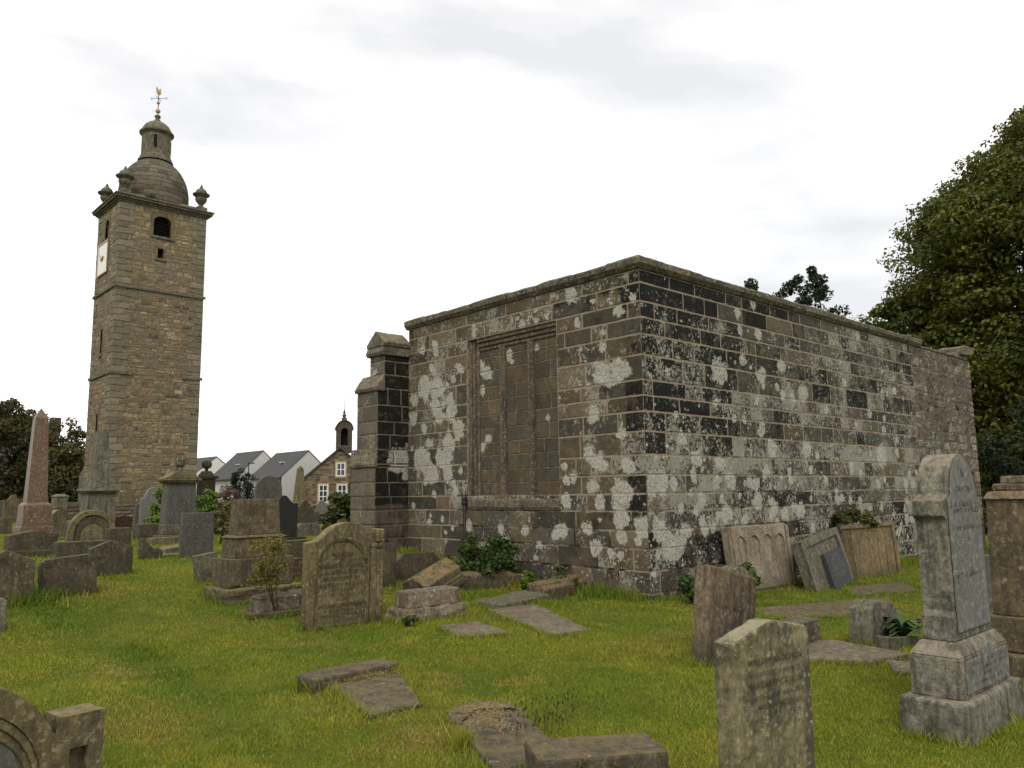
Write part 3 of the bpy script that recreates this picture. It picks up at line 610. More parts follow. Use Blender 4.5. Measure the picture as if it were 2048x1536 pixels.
    b = B(); b.box(-.80, -.0, 6.03, 6.93, -.5, 2.2); b.box(-.755, 0, 6.03, 6.78, 2.2, 3.72); b.box(-.60, 0, 6.03, 6.55, 3.72, 4.56); b.ok('buttress_core', 'mortar', bt, bevel=0)
    sd = seedfield([(13.0 - .55 + .0, 2.28, .01)], 0)
    def mkmask(side):
        big = seedfield([(-.22, 2.3, .26), (-.5, 2.25, .06), (-.1, 1.95, .08)], 0)
        def f(u, z, r):
            if side:
                den = .10*r.random() + .06
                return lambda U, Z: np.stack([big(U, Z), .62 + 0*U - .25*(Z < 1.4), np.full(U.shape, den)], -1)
            lb = r.uniform(0, .25) if r.random() < .3 and z > 2.1 else -.35; s0 = .12*r.random(); den = .30*r.random() + (.15 if z > 2.1 else 0)
            return lambda U, Z: np.stack([np.full(U.shape, lb), np.full(U.shape, s0), np.full(U.shape, den)], -1)
        return f
    zb = [z for z in ZC if z <= 2.2] + [2.2]; zb2 = [2.2, 2.49, 2.79, 3.05, 3.38, 3.72]; zb3 = [3.72, 4.0, 4.28, 4.56]
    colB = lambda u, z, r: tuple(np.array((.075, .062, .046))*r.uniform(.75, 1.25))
    W = Wall()
    for zs, xf, ye in ((zb, .80, 6.93), (zb2, .755, 6.78), (zb3, .60, 6.55)):
        ps = lambda u, z, d: np.stack([u, 6.03 - d, z], -1)
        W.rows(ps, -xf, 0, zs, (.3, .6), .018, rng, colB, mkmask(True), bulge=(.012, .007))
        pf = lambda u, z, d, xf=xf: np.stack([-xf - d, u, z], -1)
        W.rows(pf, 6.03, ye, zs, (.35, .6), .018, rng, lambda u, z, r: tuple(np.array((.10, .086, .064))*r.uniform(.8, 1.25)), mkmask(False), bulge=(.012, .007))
    W.ok('ashlar_face', 'kirk', bt)
    j = B(); j.prism_x([(6.0, 2.16), (6.97, 2.16), (6.99, 2.22), (6.8, 2.5), (6.0, 2.5)], -.79, -.757); j.prism([(-.84, 2.14), (-.85, 2.20), (-.757, 2.52), (-.757, 2.14)], 6.0, 6.97); j.ok('weathering', 'coping', bt, bevel=.012, rough=.02)
    j = B(); j.prism([(-.80, 3.66), (-.82, 3.73), (-.603, 4.02), (-.603, 3.66)], 5.99, 6.82); j.ok('weathering', 'coping', bt, bevel=.012, rough=.02)
    j = B(); j.prism([(-.66, 4.40), (-.69, 4.47), (-.65, 4.575), (0.02, 4.575), (0.02, 4.40)], 5.985, 6.6); j.ok('string_moulding', 'coping', bt, bevel=.015, rough=.02)
    j = B(); j.prism_x([(5.97, 4.58), (5.95, 4.66), (6.28, 4.92), (6.62, 4.66), (6.60, 4.58)], -.66, 0.02); j.ok('saddle_cap', 'coping', bt, bevel=.015, rough=.025)
    return t
build_kirk()
r_ = thing('iron_torch_holder', 'thin black iron rods hanging on the chapel wall left of the blocked window', 'iron bracket', (9.44, 11.57, 0))
b = B(); b.tube([(0, -.03, .5), (0, -.028, 1.5)], [.009, .009], 6); b.tube([(0, .02, .55), (0, .026, 1.5)], [.009, .009], 6); b.ok('rod', 'iron', r_, bevel=0)
b = B(); b.tube([(0, -.045, 1.5), (-.01, -.05, 1.66)], [.014, .008], 6); b.tube([(0, .045, 1.5), (-.01, .055, 1.63)], [.014, .008], 6); b.lathe([(.05, 1.38), (.062, 1.43), (.05, 1.46), (.058, 1.5), (.045, 1.54)], 10); b.box(-.02, .085, -.02, .02, 1.42, 1.46); b.ok('bracket', 'iron', r_, bevel=0)

# ------------------------------------------------------------------ clock tower
def build_tower():
    TX, TY = 13.62, 48.11; WX, WY = 5.05, 4.1; Z0, Z1 = .2, 18.75
    t = thing('steeple', 'tall square rubble stone steeple with domed top, clock and weathercock', 'tower', (TX, TY, 0))
    rng = np.random.default_rng(21)
    arcw = lambda a, c, z0, z1: [(a, z0), (c, z0), (c, z1-.35)] + arc((a+c)/2, z1-.35, (c-a)/2, 0, 180, 10, .35)[1:-1] + [(a, z1-.35)]
    rect = lambda a, c, z0, z1: [(a, z0), (c, z0), (c, z1), (a, z1)]
    b = B(); b.box(.35, WX-.35, .35, WY-.35, Z0, Z1-.01); b.ok('tower_core', 'void', t, bevel=0)  # black core stands in for the unlit interior behind the window holes
    hR = [arcw(1.92, 2.92, 17.1, 18.32), rect(2.22, 2.56, 15.75, 16.33)]
    hL = [arcw(1.85, 2.55, 16.95, 18.15), rect(1.98, 2.3, 10.0, 11.45), rect(1.98, 2.3, 5.2, 6.45)]
    b = B(); b.plate(rect(0, WX, Z0, Z1), hR, 0, .345); b.plate(rect(0.001, WX-.001, Z0, Z1), rect(1, 2, 10, 10.1), WY-.345, WY); b.ok('wall_backing', 'tmortar', t, bevel=0)
    b = B(); b.plate(rect(.346, WY-.346, Z0, Z1), [[(max(x, .4), z) for x, z in h] for h in hL], -.345, 0); b.plate(rect(.346, WY-.346, Z0, Z1), rect(1, 2, 10, 10.1), -WX, -WX+.345)
    o = b.ok('wall_backing', 'tmortar', t, bevel=0); o.rotation_euler = (0, 0, math.pi/2)
    pR = lambda u, z, d: np.stack([u, -d, z], -1); pL = lambda u, z, d: np.stack([-d, u, z], -1)
    pal = [(.225, .176, .098), (.175, .152, .102), (.195, .142, .085), (.11, .092, .063), (.27, .215, .128), (.205, .168, .102), (.16, .142, .102), (.185, .118, .07)]
    def colT(u, z, r):
        if z > 16.2: k = r.choice([0, 0, 4, 4, 5, 5, 2, 1])
        elif z > 13.7: k = r.choice([0, 1, 1, 4, 5, 6, 6, 2])
        elif z > 8.7: k = r.choice([0, 1, 1, 5, 4, 6, 6, 2, 3, 7])
        else: k = r.choice([0, 0, 1, 2, 2, 3, 4, 5, 7])
        return tuple(np.array(pal[k])*r.uniform(.72, 1.18))
    def maskT(u, z, r):
        s0 = r.random()*.22 if z > 8.7 else r.random()*.40; den = .05*r.random()
        return lambda U, Z: np.stack([np.full(U.shape, -.4), s0 + .35*sst(.55, .8, fbm(U*.5, Z*.5, 8)) + 0*U, np.full(U.shape, den)], -1)
    qh = .37; zq = list(np.arange(Z0, Z1 - .2, qh)) + [Z1]
    zr = [Z0]
    while zr[-1] < Z1 - .45: zr.append(zr[-1] + rng.choice([.12, .17, .2, .25, .31])*rng.uniform(.85, 1.15))
    zr.append(Z1)
    W = Wall(); colQ = lambda: tuple(np.array((.175, .152, .105))*rng.uniform(.75, 1.15))
    cutsR, cutsL = [], []; QW = [Wall(), Wall(), Wall()]
    for k, (a, c) in enumerate(zip(zq[:-1], zq[1:])):
        wa, wb = (.85, .5) if k % 2 else (.5, .85)
        for qi, (pl_, u0, u1) in enumerate(((pR, 0, wa), (pR, WX-wb, WX), (pL, 0, wb), (pL, WY-wa, WY))):
            QW[(0, 1, 0, 2)[qi]].block(pl_, u0, u1, a+.012, c-.012, .012, (.030, .014), .16, colQ(), maskT(0, a, rng), rng)
        cutsR += [(0, wa, a, c), (WX-wb, WX, a, c)]; cutsL += [(0, wb, a, c), (WY-wa, WY, a, c)]
    for q_ in QW: q_.ok('quoin_stones', 'tower', t)
    W = Wall()
    mR = [(1.72, 3.12, 16.95, 18.5), (2.08, 2.70, 15.6, 16.48)]; mL = [(1.65, 2.75, 16.8, 18.4), (1.84, 2.44, 9.85, 11.6), (1.84, 2.44, 5.05, 6.6), (1.7, 3.65, 14.9, 16.95)]
    W.rows(pR, 0, WX, zr, (.16, .62), .04, rng, colT, maskT, bev=.03, bulge=(.010, .03), step=.12, jit=.055, cuts=cutsR + mR)
    W.rows(pL, 0, WY, zr, (.16, .62), .04, rng, colT, maskT, bev=.03, bulge=(.010, .03), step=.12, jit=.055, cuts=cutsL + mL)
    W.ok('rubble_walling', 'tower', t)
    # windows
    def window(holes, outer, rot, sillz, louvre):
        e = thing('window', 'x', 'x', (0, 0, 0)); del e['label']; del e['category']; del e['kind']; e.parent = t
        if rot: e.rotation_euler = (0, 0, math.pi/2)
        y = -.03
        b = B(); b.plate(outer, holes, y, .12); b.ok('margin', 'sand', e, bevel=.012)
        (x0, x1) = min(p[0] for p in holes), max(p[0] for p in holes); z0, z1 = min(p[1] for p in holes), max(p[1] for p in holes)
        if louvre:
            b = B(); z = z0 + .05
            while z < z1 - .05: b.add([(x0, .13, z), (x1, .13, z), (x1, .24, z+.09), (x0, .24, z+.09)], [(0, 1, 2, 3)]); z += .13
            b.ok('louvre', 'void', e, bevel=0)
        b = B(); b.box(x0-.18, x1+.18, y-.06, .1, z0-.17, z0-.02); b.ok('sill', 'grey', e, bevel=.012)
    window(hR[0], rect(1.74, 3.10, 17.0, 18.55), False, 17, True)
    window(hR[1], rect(2.1, 2.68, 15.68, 16.46), False, 15.7, False)
    e_ = [(1.67, 2.73, 16.85, 18.38), (1.86, 2.42, 9.9, 11.58), (1.86, 2.42, 5.1, 6.58)]
    for h, r4 in zip(hL, e_):
        hm = h; ow = thing('window', 'x', 'x', (0, 0, 0)); del ow['label']; del ow['category']; del ow['kind']; ow.parent = t
        ow.rotation_euler = (0, 0, math.pi/2)
        b = B(); b.plate(rect(*r4), h, -.12, .03); b.ok('margin', 'sand', ow, bevel=.012)
        x0, x1 = h[0][0], h[1][0]
        b = B(); b.box(x0-.18, x1+.18, -.1, .09, h[0][1]-.17, h[0][1]-.02); b.ok('sill', 'grey', ow, bevel=.012)
    # clock board on the left face
    c = B(); c.box(-.07, -.01, 1.75, 3.55, 14.95, 16.75); ck = c.ok('clock_face', 'clock', t, bevel=.01)
    c = B(); c.box(-.10, -.075, 1.66, 1.745, 14.86, 16.84); c.box(-.10, -.075, 3.555, 3.64, 14.86, 16.84); c.box(-.10, -.075, 1.75, 3.55, 14.86, 14.94); c.box(-.10, -.075, 1.75, 3.55, 16.76, 16.84); c.ok('frame', 'gold', ck, bevel=0)
    c = B(); c.tube([(-.11, 2.6, 15.83), (-.11, 3.3, 16.25)], [.05, .02], 6); c.tube([(-.12, 2.75, 15.75), (-.12, 2.35, 15.95)], [.06, .03], 6); c.ok('hand', 'gold', ck, bevel=0)
    # strings, cornice
    b = B(); zz2 = 13.74
    b.box(-.1, WX+.1, -.1, -.002, zz2-.1, zz2+.07); b.box(-.1, -.002, 0, WY+.1, zz2-.1, zz2+.07)
    b.ok('string_course', 'grey', t, bevel=.02, rough=.02); b = B()
    zz2 = 8.7; b.box(3.95, WX+.1, -.1, -.002, zz2-.1, zz2+.07); b.ok('string_course', 'grey', t, bevel=.02, rough=.02); b = B()
    b.box(-.1, 1.15, -.1, -.002, zz2-.1, zz2+.07); b.box(-.1, -.002, 0, WY+.1, zz2-.1, zz2+.07)
    b.ok('string_course', 'grey', t, bevel=.02, rough=.02)
    b = B()
    for o_, a, c in ((.08, 18.751, 18.85), (.17, 18.852, 18.95), (.30, 18.952, 19.08), (.36, 19.082, 19.18)): b.box(-o_, WX+o_, -o_, WY+o_, a, c)
    b.ok('cornice', 'coping', t, bevel=.025, rough=.02)
    b = B(); b.frus((.15, WX-.15, .15, WY-.15), (.4, WX-.4, .4, WY-.4), 19.182, 19.55); b.ok('blocking_course', 'coping', t, bevel=.03, rough=.05)
    # dome built in courses
    cxx, cyy = WX/2, WY/2 + .05
    R_ = lambda z: 2.02*np.sqrt(np.clip(1 - (np.maximum(np.asarray(z, float) - 20.15, 0)/2.46)**2, .03, 1))
    pD = lambda u, z, d: np.stack([cxx + (R_(z)+d)*np.cos(u/2.0), cyy + (R_(z)+d)*np.sin(u/2.0), z], -1)
    W = Wall(); zd = list(np.linspace(19.4, 21.4, 8)) + [21.68, 21.92, 22.12, 22.28, 22.38]
    W.rows(pD, 0, 4*math.pi, zd, (.5, .95), .03, rng, lambda u, z, r: tuple(np.array((.112, .098, .072))*r.uniform(.65, 1.3)), lambda u, z, r: (lambda U, Z, s0=r.random()*.3: np.stack([0*U-.4, s0 + .6*sst(.45, .7, fbm(U*.35, Z*.6, 12)), 0*U+.1], -1)), bev=.012, bulge=(.004, .010), step=.12)
    dm = W.ok('dome', 'tower', t)
    b = B(); b.lathe([(R_(z)-.015, z) for z in np.linspace(19.3, 22.4, 24)], 40, (cxx, cyy, 0)); b.ok('dome_bed', 'tmortar', dm, bevel=0, smooth=True)
    b = B(); b.lathe([(1.04, 22.38), (1.02, 22.5), (.95, 22.56), (.93, 22.7), (.86, 22.76), (.85, 24.12), (.92, 24.2), (1.0, 24.26), (1.02, 24.34), (.92, 24.38), (.86, 24.55), (.72, 24.8), (.5, 25.0), (.28, 25.1), (.1, 25.13)], 28, (cxx, cyy, 0))
    dr = b.ok('lantern', 'coping', t, bevel=0, smooth=False)
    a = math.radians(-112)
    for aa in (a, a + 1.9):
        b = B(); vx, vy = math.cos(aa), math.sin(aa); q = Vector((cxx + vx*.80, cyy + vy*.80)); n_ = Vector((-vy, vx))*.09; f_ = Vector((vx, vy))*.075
        b.slab([tuple(q-n_), tuple(q+n_), tuple(q+n_+f_), tuple(q-n_+f_)], 23.15, 23.95); b.ok('slit', 'void', dr, bevel=0)  # black slab on the drum paints the darkness of a slit opening
    b = B(); b.lathe([(.26, 25.09), (.24, 25.16), (.14, 25.3), (.10, 25.36), (.17, 25.42), (.19, 25.5), (.15, 25.58), (.05, 25.62)], 16, (cxx, cyy, 0)); b.ok('finial', 'grey', dr, bevel=0, smooth=True)
    b = B(); b.tube([(cxx, cyy, 25.6), (cxx, cyy, 27.35)], [.028, .02], 8); wv = b.ok('weathercock', 'iron', t, bevel=0)
    b = B(); b.lathe([(.02, -.15), (.11, -.11), (.16, 0), (.11, .11), (.02, .15)], 14, (cxx, cyy, 25.87)); b.ok('gilt_ball', 'gold', wv, bevel=0, smooth=True); b = B(); b.lathe([(.02, -.1), (.08, -.07), (.11, 0), (.08, .07), (.02, .1)], 14, (cxx, cyy, 26.42)); b.ok('gilt_ball', 'gold', wv, bevel=0, smooth=True)
    b = B(); dx, dy = rt.x, rt.y
    P0 = lambda s_, z: (cxx + dx*s_, cyy + dy*s_, z)
    b.tube([P0(-.38, 26.74), P0(.44, 26.70)], [.016, .016], 6); b.tube([(cxx - dy*.38, cyy + dx*.38, 26.72), (cxx + dy*.38, cyy - dx*.38, 26.72)], [.016, .016], 6)
    for s_, g in ((-.44, 1), (.5, -1)):
        for q in ((-.05, .06, .05, .06), (-.05, -.06, .05, -.06), (-.05, .06, .05, -.06)): b.tube([P0(s_+q[0], 26.72+q[1]), P0(s_+q[2], 26.72+q[3])], [.013, .013], 5)
    b.ok('compass_arm', 'iron', wv, bevel=0)
    b = B(); pts = [(-.02, 26.98), (.10, 27.0), (.14, 27.12), (.10, 27.3), (.12, 27.38), (.06, 27.36), (.02, 27.2), (-.08, 27.16), (-.16, 27.5), (-.24, 27.52), (-.27, 27.3), (-.20, 27.08), (-.12, 27.0)]
    b.add([P0(s_*.8+.02, z) for s_, z in pts] + [tuple(Vector(P0(s_*.8+.02, z)) + Vector((-dy, dx, 0))*.06) for s_, z in pts],
          [tuple(range(13)), tuple(range(25, 12, -1))] + [(i, (i+1) % 13, 13+(i+1) % 13, 13+i) for i in range(13)]); b.ok('cockerel', 'gold', wv, bevel=0)
    # corner urns
    for (ux, uy) in ((.28, .28), (WX-.28, .28), (.28, WY-.28), (WX-.28, WY-.28)):
        b = B(); b.box(ux-.3, ux+.3, uy-.3, uy+.3, 19.183, 19.5)
        b.lathe([(.16, 19.5), (.22, 19.56), (.12, 19.66), (.2, 19.78), (.33, 19.95), (.36, 20.1), (.30, 20.18), (.50, 20.32), (.52, 20.38), (.36, 20.42), (.36, 20.5), (.28, 20.66), (.13, 20.76), (.1, 20.84), (.04, 21.0)], 18, (ux, uy, 0)); b.ok('urn', 'grey', t, bevel=0)
    # thickened foot at the far left corner
    b = B(); b.frus((-.05, 1.2, WY, WY+.95), (-.05, 1.2, WY, WY+.85), Z0, 3.0); b.frus((-.05, 1.2, WY, WY+.85), (-.05, 1.2, WY, WY+.1), 3.0, 3.45); b.ok('buttress', 'grey', t, bevel=.03, rough=.06)
build_tower()

# ------------------------------------------------------------------ houses beyond the wall
def window_unit(parent, x, y, z, w_, h_, face, nx=2, nz=2, margin=None):
    """face 'x': in a wall facing -x, centre (x,y); face 'y': facing -y"""
    e = thing('window', 'x', 'x', (x, y, z)); del e['label']; del e['category']; del e['kind']; e.parent = parent
    if face == 'x': e.rotation_euler = (0, 0, -math.pi/2)
    if margin:
        b = B(); m = .16; b.plate([(-w_/2-m, -m), (w_/2+m, -m), (w_/2+m, h_+m), (-w_/2-m, h_+m)], [(-w_/2, 0), (w_/2, 0), (w_/2, h_), (-w_/2, h_)], -.04, .0); b.ok('margin', margin, e, bevel=0)
    b = B(); t_ = .07
    b.plate([(-w_/2, 0), (w_/2, 0), (w_/2, h_), (-w_/2, h_)], [[(-w_/2 + t_ + (w_-t_)/nx*i, t_ + (h_-t_)/nz*k), (-w_/2 + (w_-t_)/nx*(i+1), t_ + (h_-t_)/nz*k), (-w_/2 + (w_-t_)/nx*(i+1), (h_-t_)/nz*(k+1)), (-w_/2 + t_ + (w_-t_)/nx*i, (h_-t_)/nz*(k+1))] for i in range(nx) for k in range(nz)], -.03, .03)
    b.ok('frame', 'white', e, bevel=0)
    b = B(); b.box(-w_/2+.01, w_/2-.01, -.005, .02, .01, h_-.01); b.ok('pane', 'glass', e, bevel=0)
def house(label, x, y, wx, ly, ze, zr, z0=.3, wins=(), gmat='render_g', group='white houses beyond the graveyard'):
    t = thing('house', label, 'house', (x, y, 0), group=group)
    b = B(); b.prism([(0, z0), (wx, z0), (wx, ze), (wx/2, zr), (0, ze)], 0, ly); b.ok('wall', gmat, t, bevel=0)
    b = B(); k = (zr-ze)/(wx/2); ov = .3; th = .14
    b.prism([(-ov, ze - k*ov + .02), (wx/2, zr + .02), (wx/2, zr + th), (-ov, ze - k*ov + th)], -.06, ly + .06)
    b.prism([(wx + ov, ze - k*ov + .02), (wx + ov, ze - k*ov + th), (wx/2 + .001, zr + th), (wx/2 + .001, zr + .02)], -.06, ly + .06)
    rf = b.ok('roof', 'slateroof', t, bevel=0)
    b = B(); b.box(-ov-.1, -ov, -.05, ly+.05, ze-k*ov-.02, ze-k*ov+.08); b.box(-.12, -.03, .02, .1, z0, ze-.2); b.ok('gutter', 'iron', rf, bevel=0)
    for (yy, zw, ww, hw) in wins: window_unit(t, -.01, yy, zw, ww, hw, 'x', 2, 1, 'cream')
    b = B(); b.box(wx*.2, wx*.2+.9, ly*.35, ly*.35+.55, ze+1.75, ze+1.82); b.ok('rooflight', 'white', rf, bevel=0)
    return t
house('white harled house with grey roof, nearest to the stone hall', 44.6, 88.9, 6.9, 8.5, 3.95, 7.0, wins=((1.4, 1.5, 1.1, 1.5),))
house('white harled house with grey roof, middle of the row', 43.3, 99.0, 7.4, 8.0, 4.0, 7.45, wins=((1.5, 1.4, 1.1, 1.7), (4.2, 1.4, 1.1, 1.7)))
house('white harled house with pale gable, nearest to the steeple', 42.6, 112.0, 7.2, 9.0, 4.4, 7.2, wins=((2, 1.4, 1.1, 1.5),), gmat='render')
def hall():
    t = thing('stone_hall', 'brown stone hall with white sash windows and bellcote on its gable', 'hall', (42.9, 80, 0), -27)
    rng = np.random.default_rng(3); W_, ze, zr, L_ = 7.4, 3.58, 6.75, 8.0
    b = B(); b.prism([(0, .2), (W_, .2), (W_, ze), (W_/2, zr), (0, ze)], 0, L_); b.ok('wall_core', 'tmortar', t, bevel=0)
    zs = list(np.arange(.2, zr - .2, .27)); W = Wall(); pR = lambda u, z, d: np.stack([u, -d, z], -1); pL = lambda u, z, d: np.stack([-d, u, z], -1)
    colH = lambda u, z, r: tuple(np.array([(.17, .115, .072), (.12, .088, .06), (.20, .145, .095), (.075, .06, .045)][r.choice([0, 0, 1, 2, 3])])*r.uniform(.8, 1.2))
    mk = lambda u, z, r: (lambda U, Z, s0=r.random()*.3: np.stack([0*U-.4, s0 + 0*U, 0*U], -1))
    for a, c in zip(zs[:-1], zs[1:]):
        sh = 0 if c < ze else (c - ze)/(zr - ze)*W_/2 + .06
        W.rows(pR, sh, W_ - sh, [a, c], (.3, .7), .03, rng, colH, mk, step=.3, jit=.01, cuts=[(1.35, 2.55, .8, 2.85), (3.35, 4.6, .6, 2.9), (3.2, 4.4, 3.65, 5.25)])
        if c < ze: W.rows(pL, 0, L_, [a, c], (.3, .7), .03, rng, colH, mk, step=.3)
    W.ok('stone_face', 'tower', t)
    window_unit(t, 1.95, -.01, .85, .9, 1.9, 'y', 2, 3, 'cream'); window_unit(t, 3.8, -.01, 3.72, .9, 1.42, 'y', 2, 2, 'cream'); window_unit(t, 3.97, -.01, .75, .95, 2.0, 'y', 2, 3, 'cream')
    k = (zr-ze)/(W_/2); b = B(); ov = .35
    for s_ in (0, 1):
        P = [(-ov, ze - k*ov + .03), (W_/2 - .002, zr + .03), (W_/2 - .002, zr + .2), (-ov, ze - k*ov + .2)]
        if s_: P = [(W_ - x, z) for x, z in P][::-1]
        b.prism(P, -.25, L_ + .1)
    rf = b.ok('roof', 'slateroof', t, bevel=0)
    b = B(); b.box(-ov-.1, -ov-.001, -.25, L_, ze-k*ov-.02, ze-k*ov+.1); b.tube([(-.12, -.12, ze-.3), (-.12, -.12, .2)], [.06, .06], 6); b.tube([(4.9, -.12, 4.3), (4.9, -.12, .2)], [.06, .06], 6); b.ok('downpipe', 'iron', rf, bevel=0)
    e = thing('bellcote', 'x', 'x', (W_/2 + .45, .75, 0)); del e['label']; del e['category']; del e['kind']; e.parent = t
    oc = lambda r, z0, z1, x=0: None
    b = B(); b.plate([(-.85, 6.3), (.85, 6.3), (.85, 8.9)] + arc(0, 8.9, .85, 0, 180, 14, .95)[1:-1] + [(-.85, 8.9)], [(-.38, 7.1), (.38, 7.1), (.38, 8.6)] + arc(0, 8.6, .38, 0, 180, 10, .42)[1:-1] + [(-.38, 8.6)], -.75, .75); b.ok('arched_housing', 'dark', e, bevel=.04)
    b = B(); P = arc(0, 8.85, 1.0, 0, 180, 14, 1.08); Pi = arc(0, 8.85, .86, 180, 0, 14, .97); b.prism(P + Pi, -.85, .85); b.ok('hood', 'dark', e, bevel=0)
    b = B(); b.box(-.6, .6, .0, .06, 7.1, 9.0); b.ok('dark_panel', 'void', e, bevel=0)  # dark panel closing the arched opening
    b = B(); b.box(-.28, .28, -.28, .28, 9.8, 10.2); b.lathe([(.28, 10.2), (.16, 10.3), (.26, 10.5), (.12, 10.65), (.15, 10.85), (.06, 11.1), (.03, 11.3)], 12); b.tube([(0, 0, 11.2), (0, 0, 12.9)], [.03, .012], 6); b.ok('finial', 'slate', e, bevel=0)
hall()
def cottage():
    t = thing('cottage', 'grey roofed cottage with brick chimneys hidden behind the left trees', 'cottage', (11.5, 78, 0))
    b = B(); b.prism_x([(0, .3), (6, .3), (6, 4.2), (3, 7.3), (0, 4.2)], 0, 7); b.ok('wall', 'grey', t, bevel=0)
    b = B(); b.prism_x([(-.3, 4.0), (3, 7.45), (3, 7.6), (-.3, 4.15)], -.1, 7.1); b.ok('roof', 'slateroof', t, bevel=0)
    for x in (4.3, 6.6): b = B(); b.box(x, x+.75, 2.5, 3.4, 7.2, 8.9); b.ok('chimney', 'redstone', t, bevel=0)
cottage()
# ------------------------------------------------------------------ trees and plants
def leaves(name, clumps, nper, size, pal, parent, seed, shell=.55, up=.25, aspect=.6, squash=.75, var=.25):
    r = np.random.default_rng(seed); C = np.asarray(clumps, float); n = len(C)*nper
    ci = np.repeat(np.arange(len(C)), nper)
    dv = r.normal(size=(n, 3)); dv /= np.linalg.norm(dv, axis=1)[:, None]
    rad = (shell + (1-shell)*r.random(n))[:, None]*C[ci, 3][:, None]
    dv2 = dv.copy(); dv2[:, 2] *= squash
    P = C[ci, :3] + dv2*rad
    nrm = dv*.6 + r.normal(size=(n, 3))*.55 + np.array([0, 0, up]); nrm /= np.linalg.norm(nrm, axis=1)[:, None]
    a = np.cross(nrm, r.normal(size=(n, 3))); a /= np.linalg.norm(a, axis=1)[:, None]; b = np.cross(nrm, a)
    s = size*(.6 + .8*r.random(n))[:, None]
    V = np.stack([P - a*s*.5, P + b*s*aspect*.5 - a*s*.08, P + a*s*.55, P - b*s*aspect*.5 - a*s*.08], 1).reshape(-1, 3)
    Q = np.arange(n*4).reshape(-1, 4)
    pal = np.asarray(pal, float); cc = r.random(len(C))
    k = np.clip(cc[ci]*.55 + r.random(n)*.45, 0, .999)*(len(pal)-1); i0 = k.astype(int); f = (k - i0)[:, None]
    col = pal[i0]*(1-f) + pal[np.minimum(i0+1, len(pal)-1)]*f; col = col*(1 + (r.random(n)[:, None]-.5)*2*var)
    return arrmesh(name, V, Q, 'leaf', parent, {'Col': np.repeat(col, 4, 0)})
def tree(label, x, y, prof_, hz, seed, nclump, nper, leaf, pal, cr=(.6, 1.1), trunk=.3, name='tree', cat='tree', group=None, z0=None, hollow=.55, sx=1.0):
    """prof_: list of (height, crown radius)"""
    g = G(x, y) if z0 is None else z0
    t = thing(name, label, cat, (x, y, g), group=group); r = np.random.default_rng(seed)
    zs = np.array([p[0] for p in prof_]); rs = np.array([p[1] for p in prof_])
    b = B(); top = zs.max()
    b.tube([(0, 0, -.3), (.05, .03, top*.25), (-.08, .06, top*.5), (.05, 0, top*.85)], [trunk, trunk*.8, trunk*.55, trunk*.12], 9)
    for k in range(11):
        a = r.random()*6.28; z = top*(.15 + .6*k/11); R = np.interp(z + top*.12, zs, rs)*.8
        b.tube([(0, 0, z), (math.cos(a)*R*.5, math.sin(a)*R*.5, z + R*.28), (math.cos(a)*R, math.sin(a)*R, z + R*.42)], [trunk*.36, trunk*.2, trunk*.05], 6)
    b.ok('trunk', 'bark', t, bevel=0)
    cl = []
    while len(cl) < nclump:
        z = r.uniform(zs.min(), zs.max()); R = np.interp(z, zs, rs)
        if r.random() > (R/rs.max())**1.0 + .12: continue
        a = r.random()*6.28; q = R*(hollow + (1-hollow)*r.random()**.6)
        q *= 1 + (.04 if name == 'lime_tree' else .10)*math.sin(a*3 + z*.9) + .05*math.sin(a*7 - z*1.7)
        cl.append((math.cos(a)*q*sx, math.sin(a)*q, z + r.normal()*.2, r.uniform(*cr)*(.7 + .3*R/rs.max())))
    leaves('crown', cl, nper, leaf, pal, t, seed+1, squash=.5 if name == 'lime_tree' else .75, up=.6 if name == 'lime_tree' else .25)
    return t
LIME = [(.030, .044, .007), (.066, .080, .010), (.115, .118, .015), (.18, .16, .024)]
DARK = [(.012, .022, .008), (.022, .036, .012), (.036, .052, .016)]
BRN = [(.026, .036, .013), (.060, .062, .018), (.105, .086, .024), (.075, .078, .022)]
tree('huge dense lime tree rising behind the far end of the chapel wall', 46.8, 8.6, [(.3, 7.5), (3, 8.4), (8, 8.5), (12, 8.7), (14.0, 8.3), (15.6, 7.0), (17.6, 5.1), (19.6, 3.0), (21.4, .8)], 0, 31, 2500, 190, .21, LIME, (.85, 1.5), .55, 'lime_tree', hollow=.5)
tree('lower spreading tree at the left foot of the huge lime', 42.2, 16.4, [(.3, 2.2), (4, 3.3), (8, 3.0), (9.4, 2.0), (10.4, .6)], 0, 41, 230, 200, .22, LIME[:3], (.6, 1.1), .25, 'lime_tree')
tree('dark round topped tree peeping over the chapel wall head', 55.8, 27.9, [(2, 1.8), (9, 2.4), (13, 2.5), (14.8, 2.3), (16.2, 1.5), (17.2, .5)], 0, 51, 110, 150, .24, DARK, (.45, .85), .3, 'broadleaf_tree', hollow=.3)
tree('small dark treetop showing left of the round topped tree over the wall', 53.4, 31.2, [(2, 1.6), (10, 1.9), (14.6, 1.6), (15.8, 1.2), (16.5, .4)], 0, 61, 80, 150, .24, DARK, (.4, .75), .3, 'broadleaf_tree', hollow=.3)
tree('tall brownish green hedgerow tree at the left edge behind the pink obelisk', 11.6, 66, [(.3, 3.4), (3, 4.2), (5.5, 4.0), (6.9, 2.6), (7.9, .8)], 0, 71, 260, 130, .24, BRN, (.6, 1.1), .25, 'hedgerow_tree', hollow=.35)
tree('thin topped hedgerow tree between the pink obelisk and the steeple', 15.6, 66.5, [(.3, 2.0), (3, 2.4), (5.0, 2.0), (6.2, 1.3), (6.9, .5)], 0, 81, 70, 110, .2, BRN, (.4, .8), .15, 'hedgerow_tree', hollow=.25)
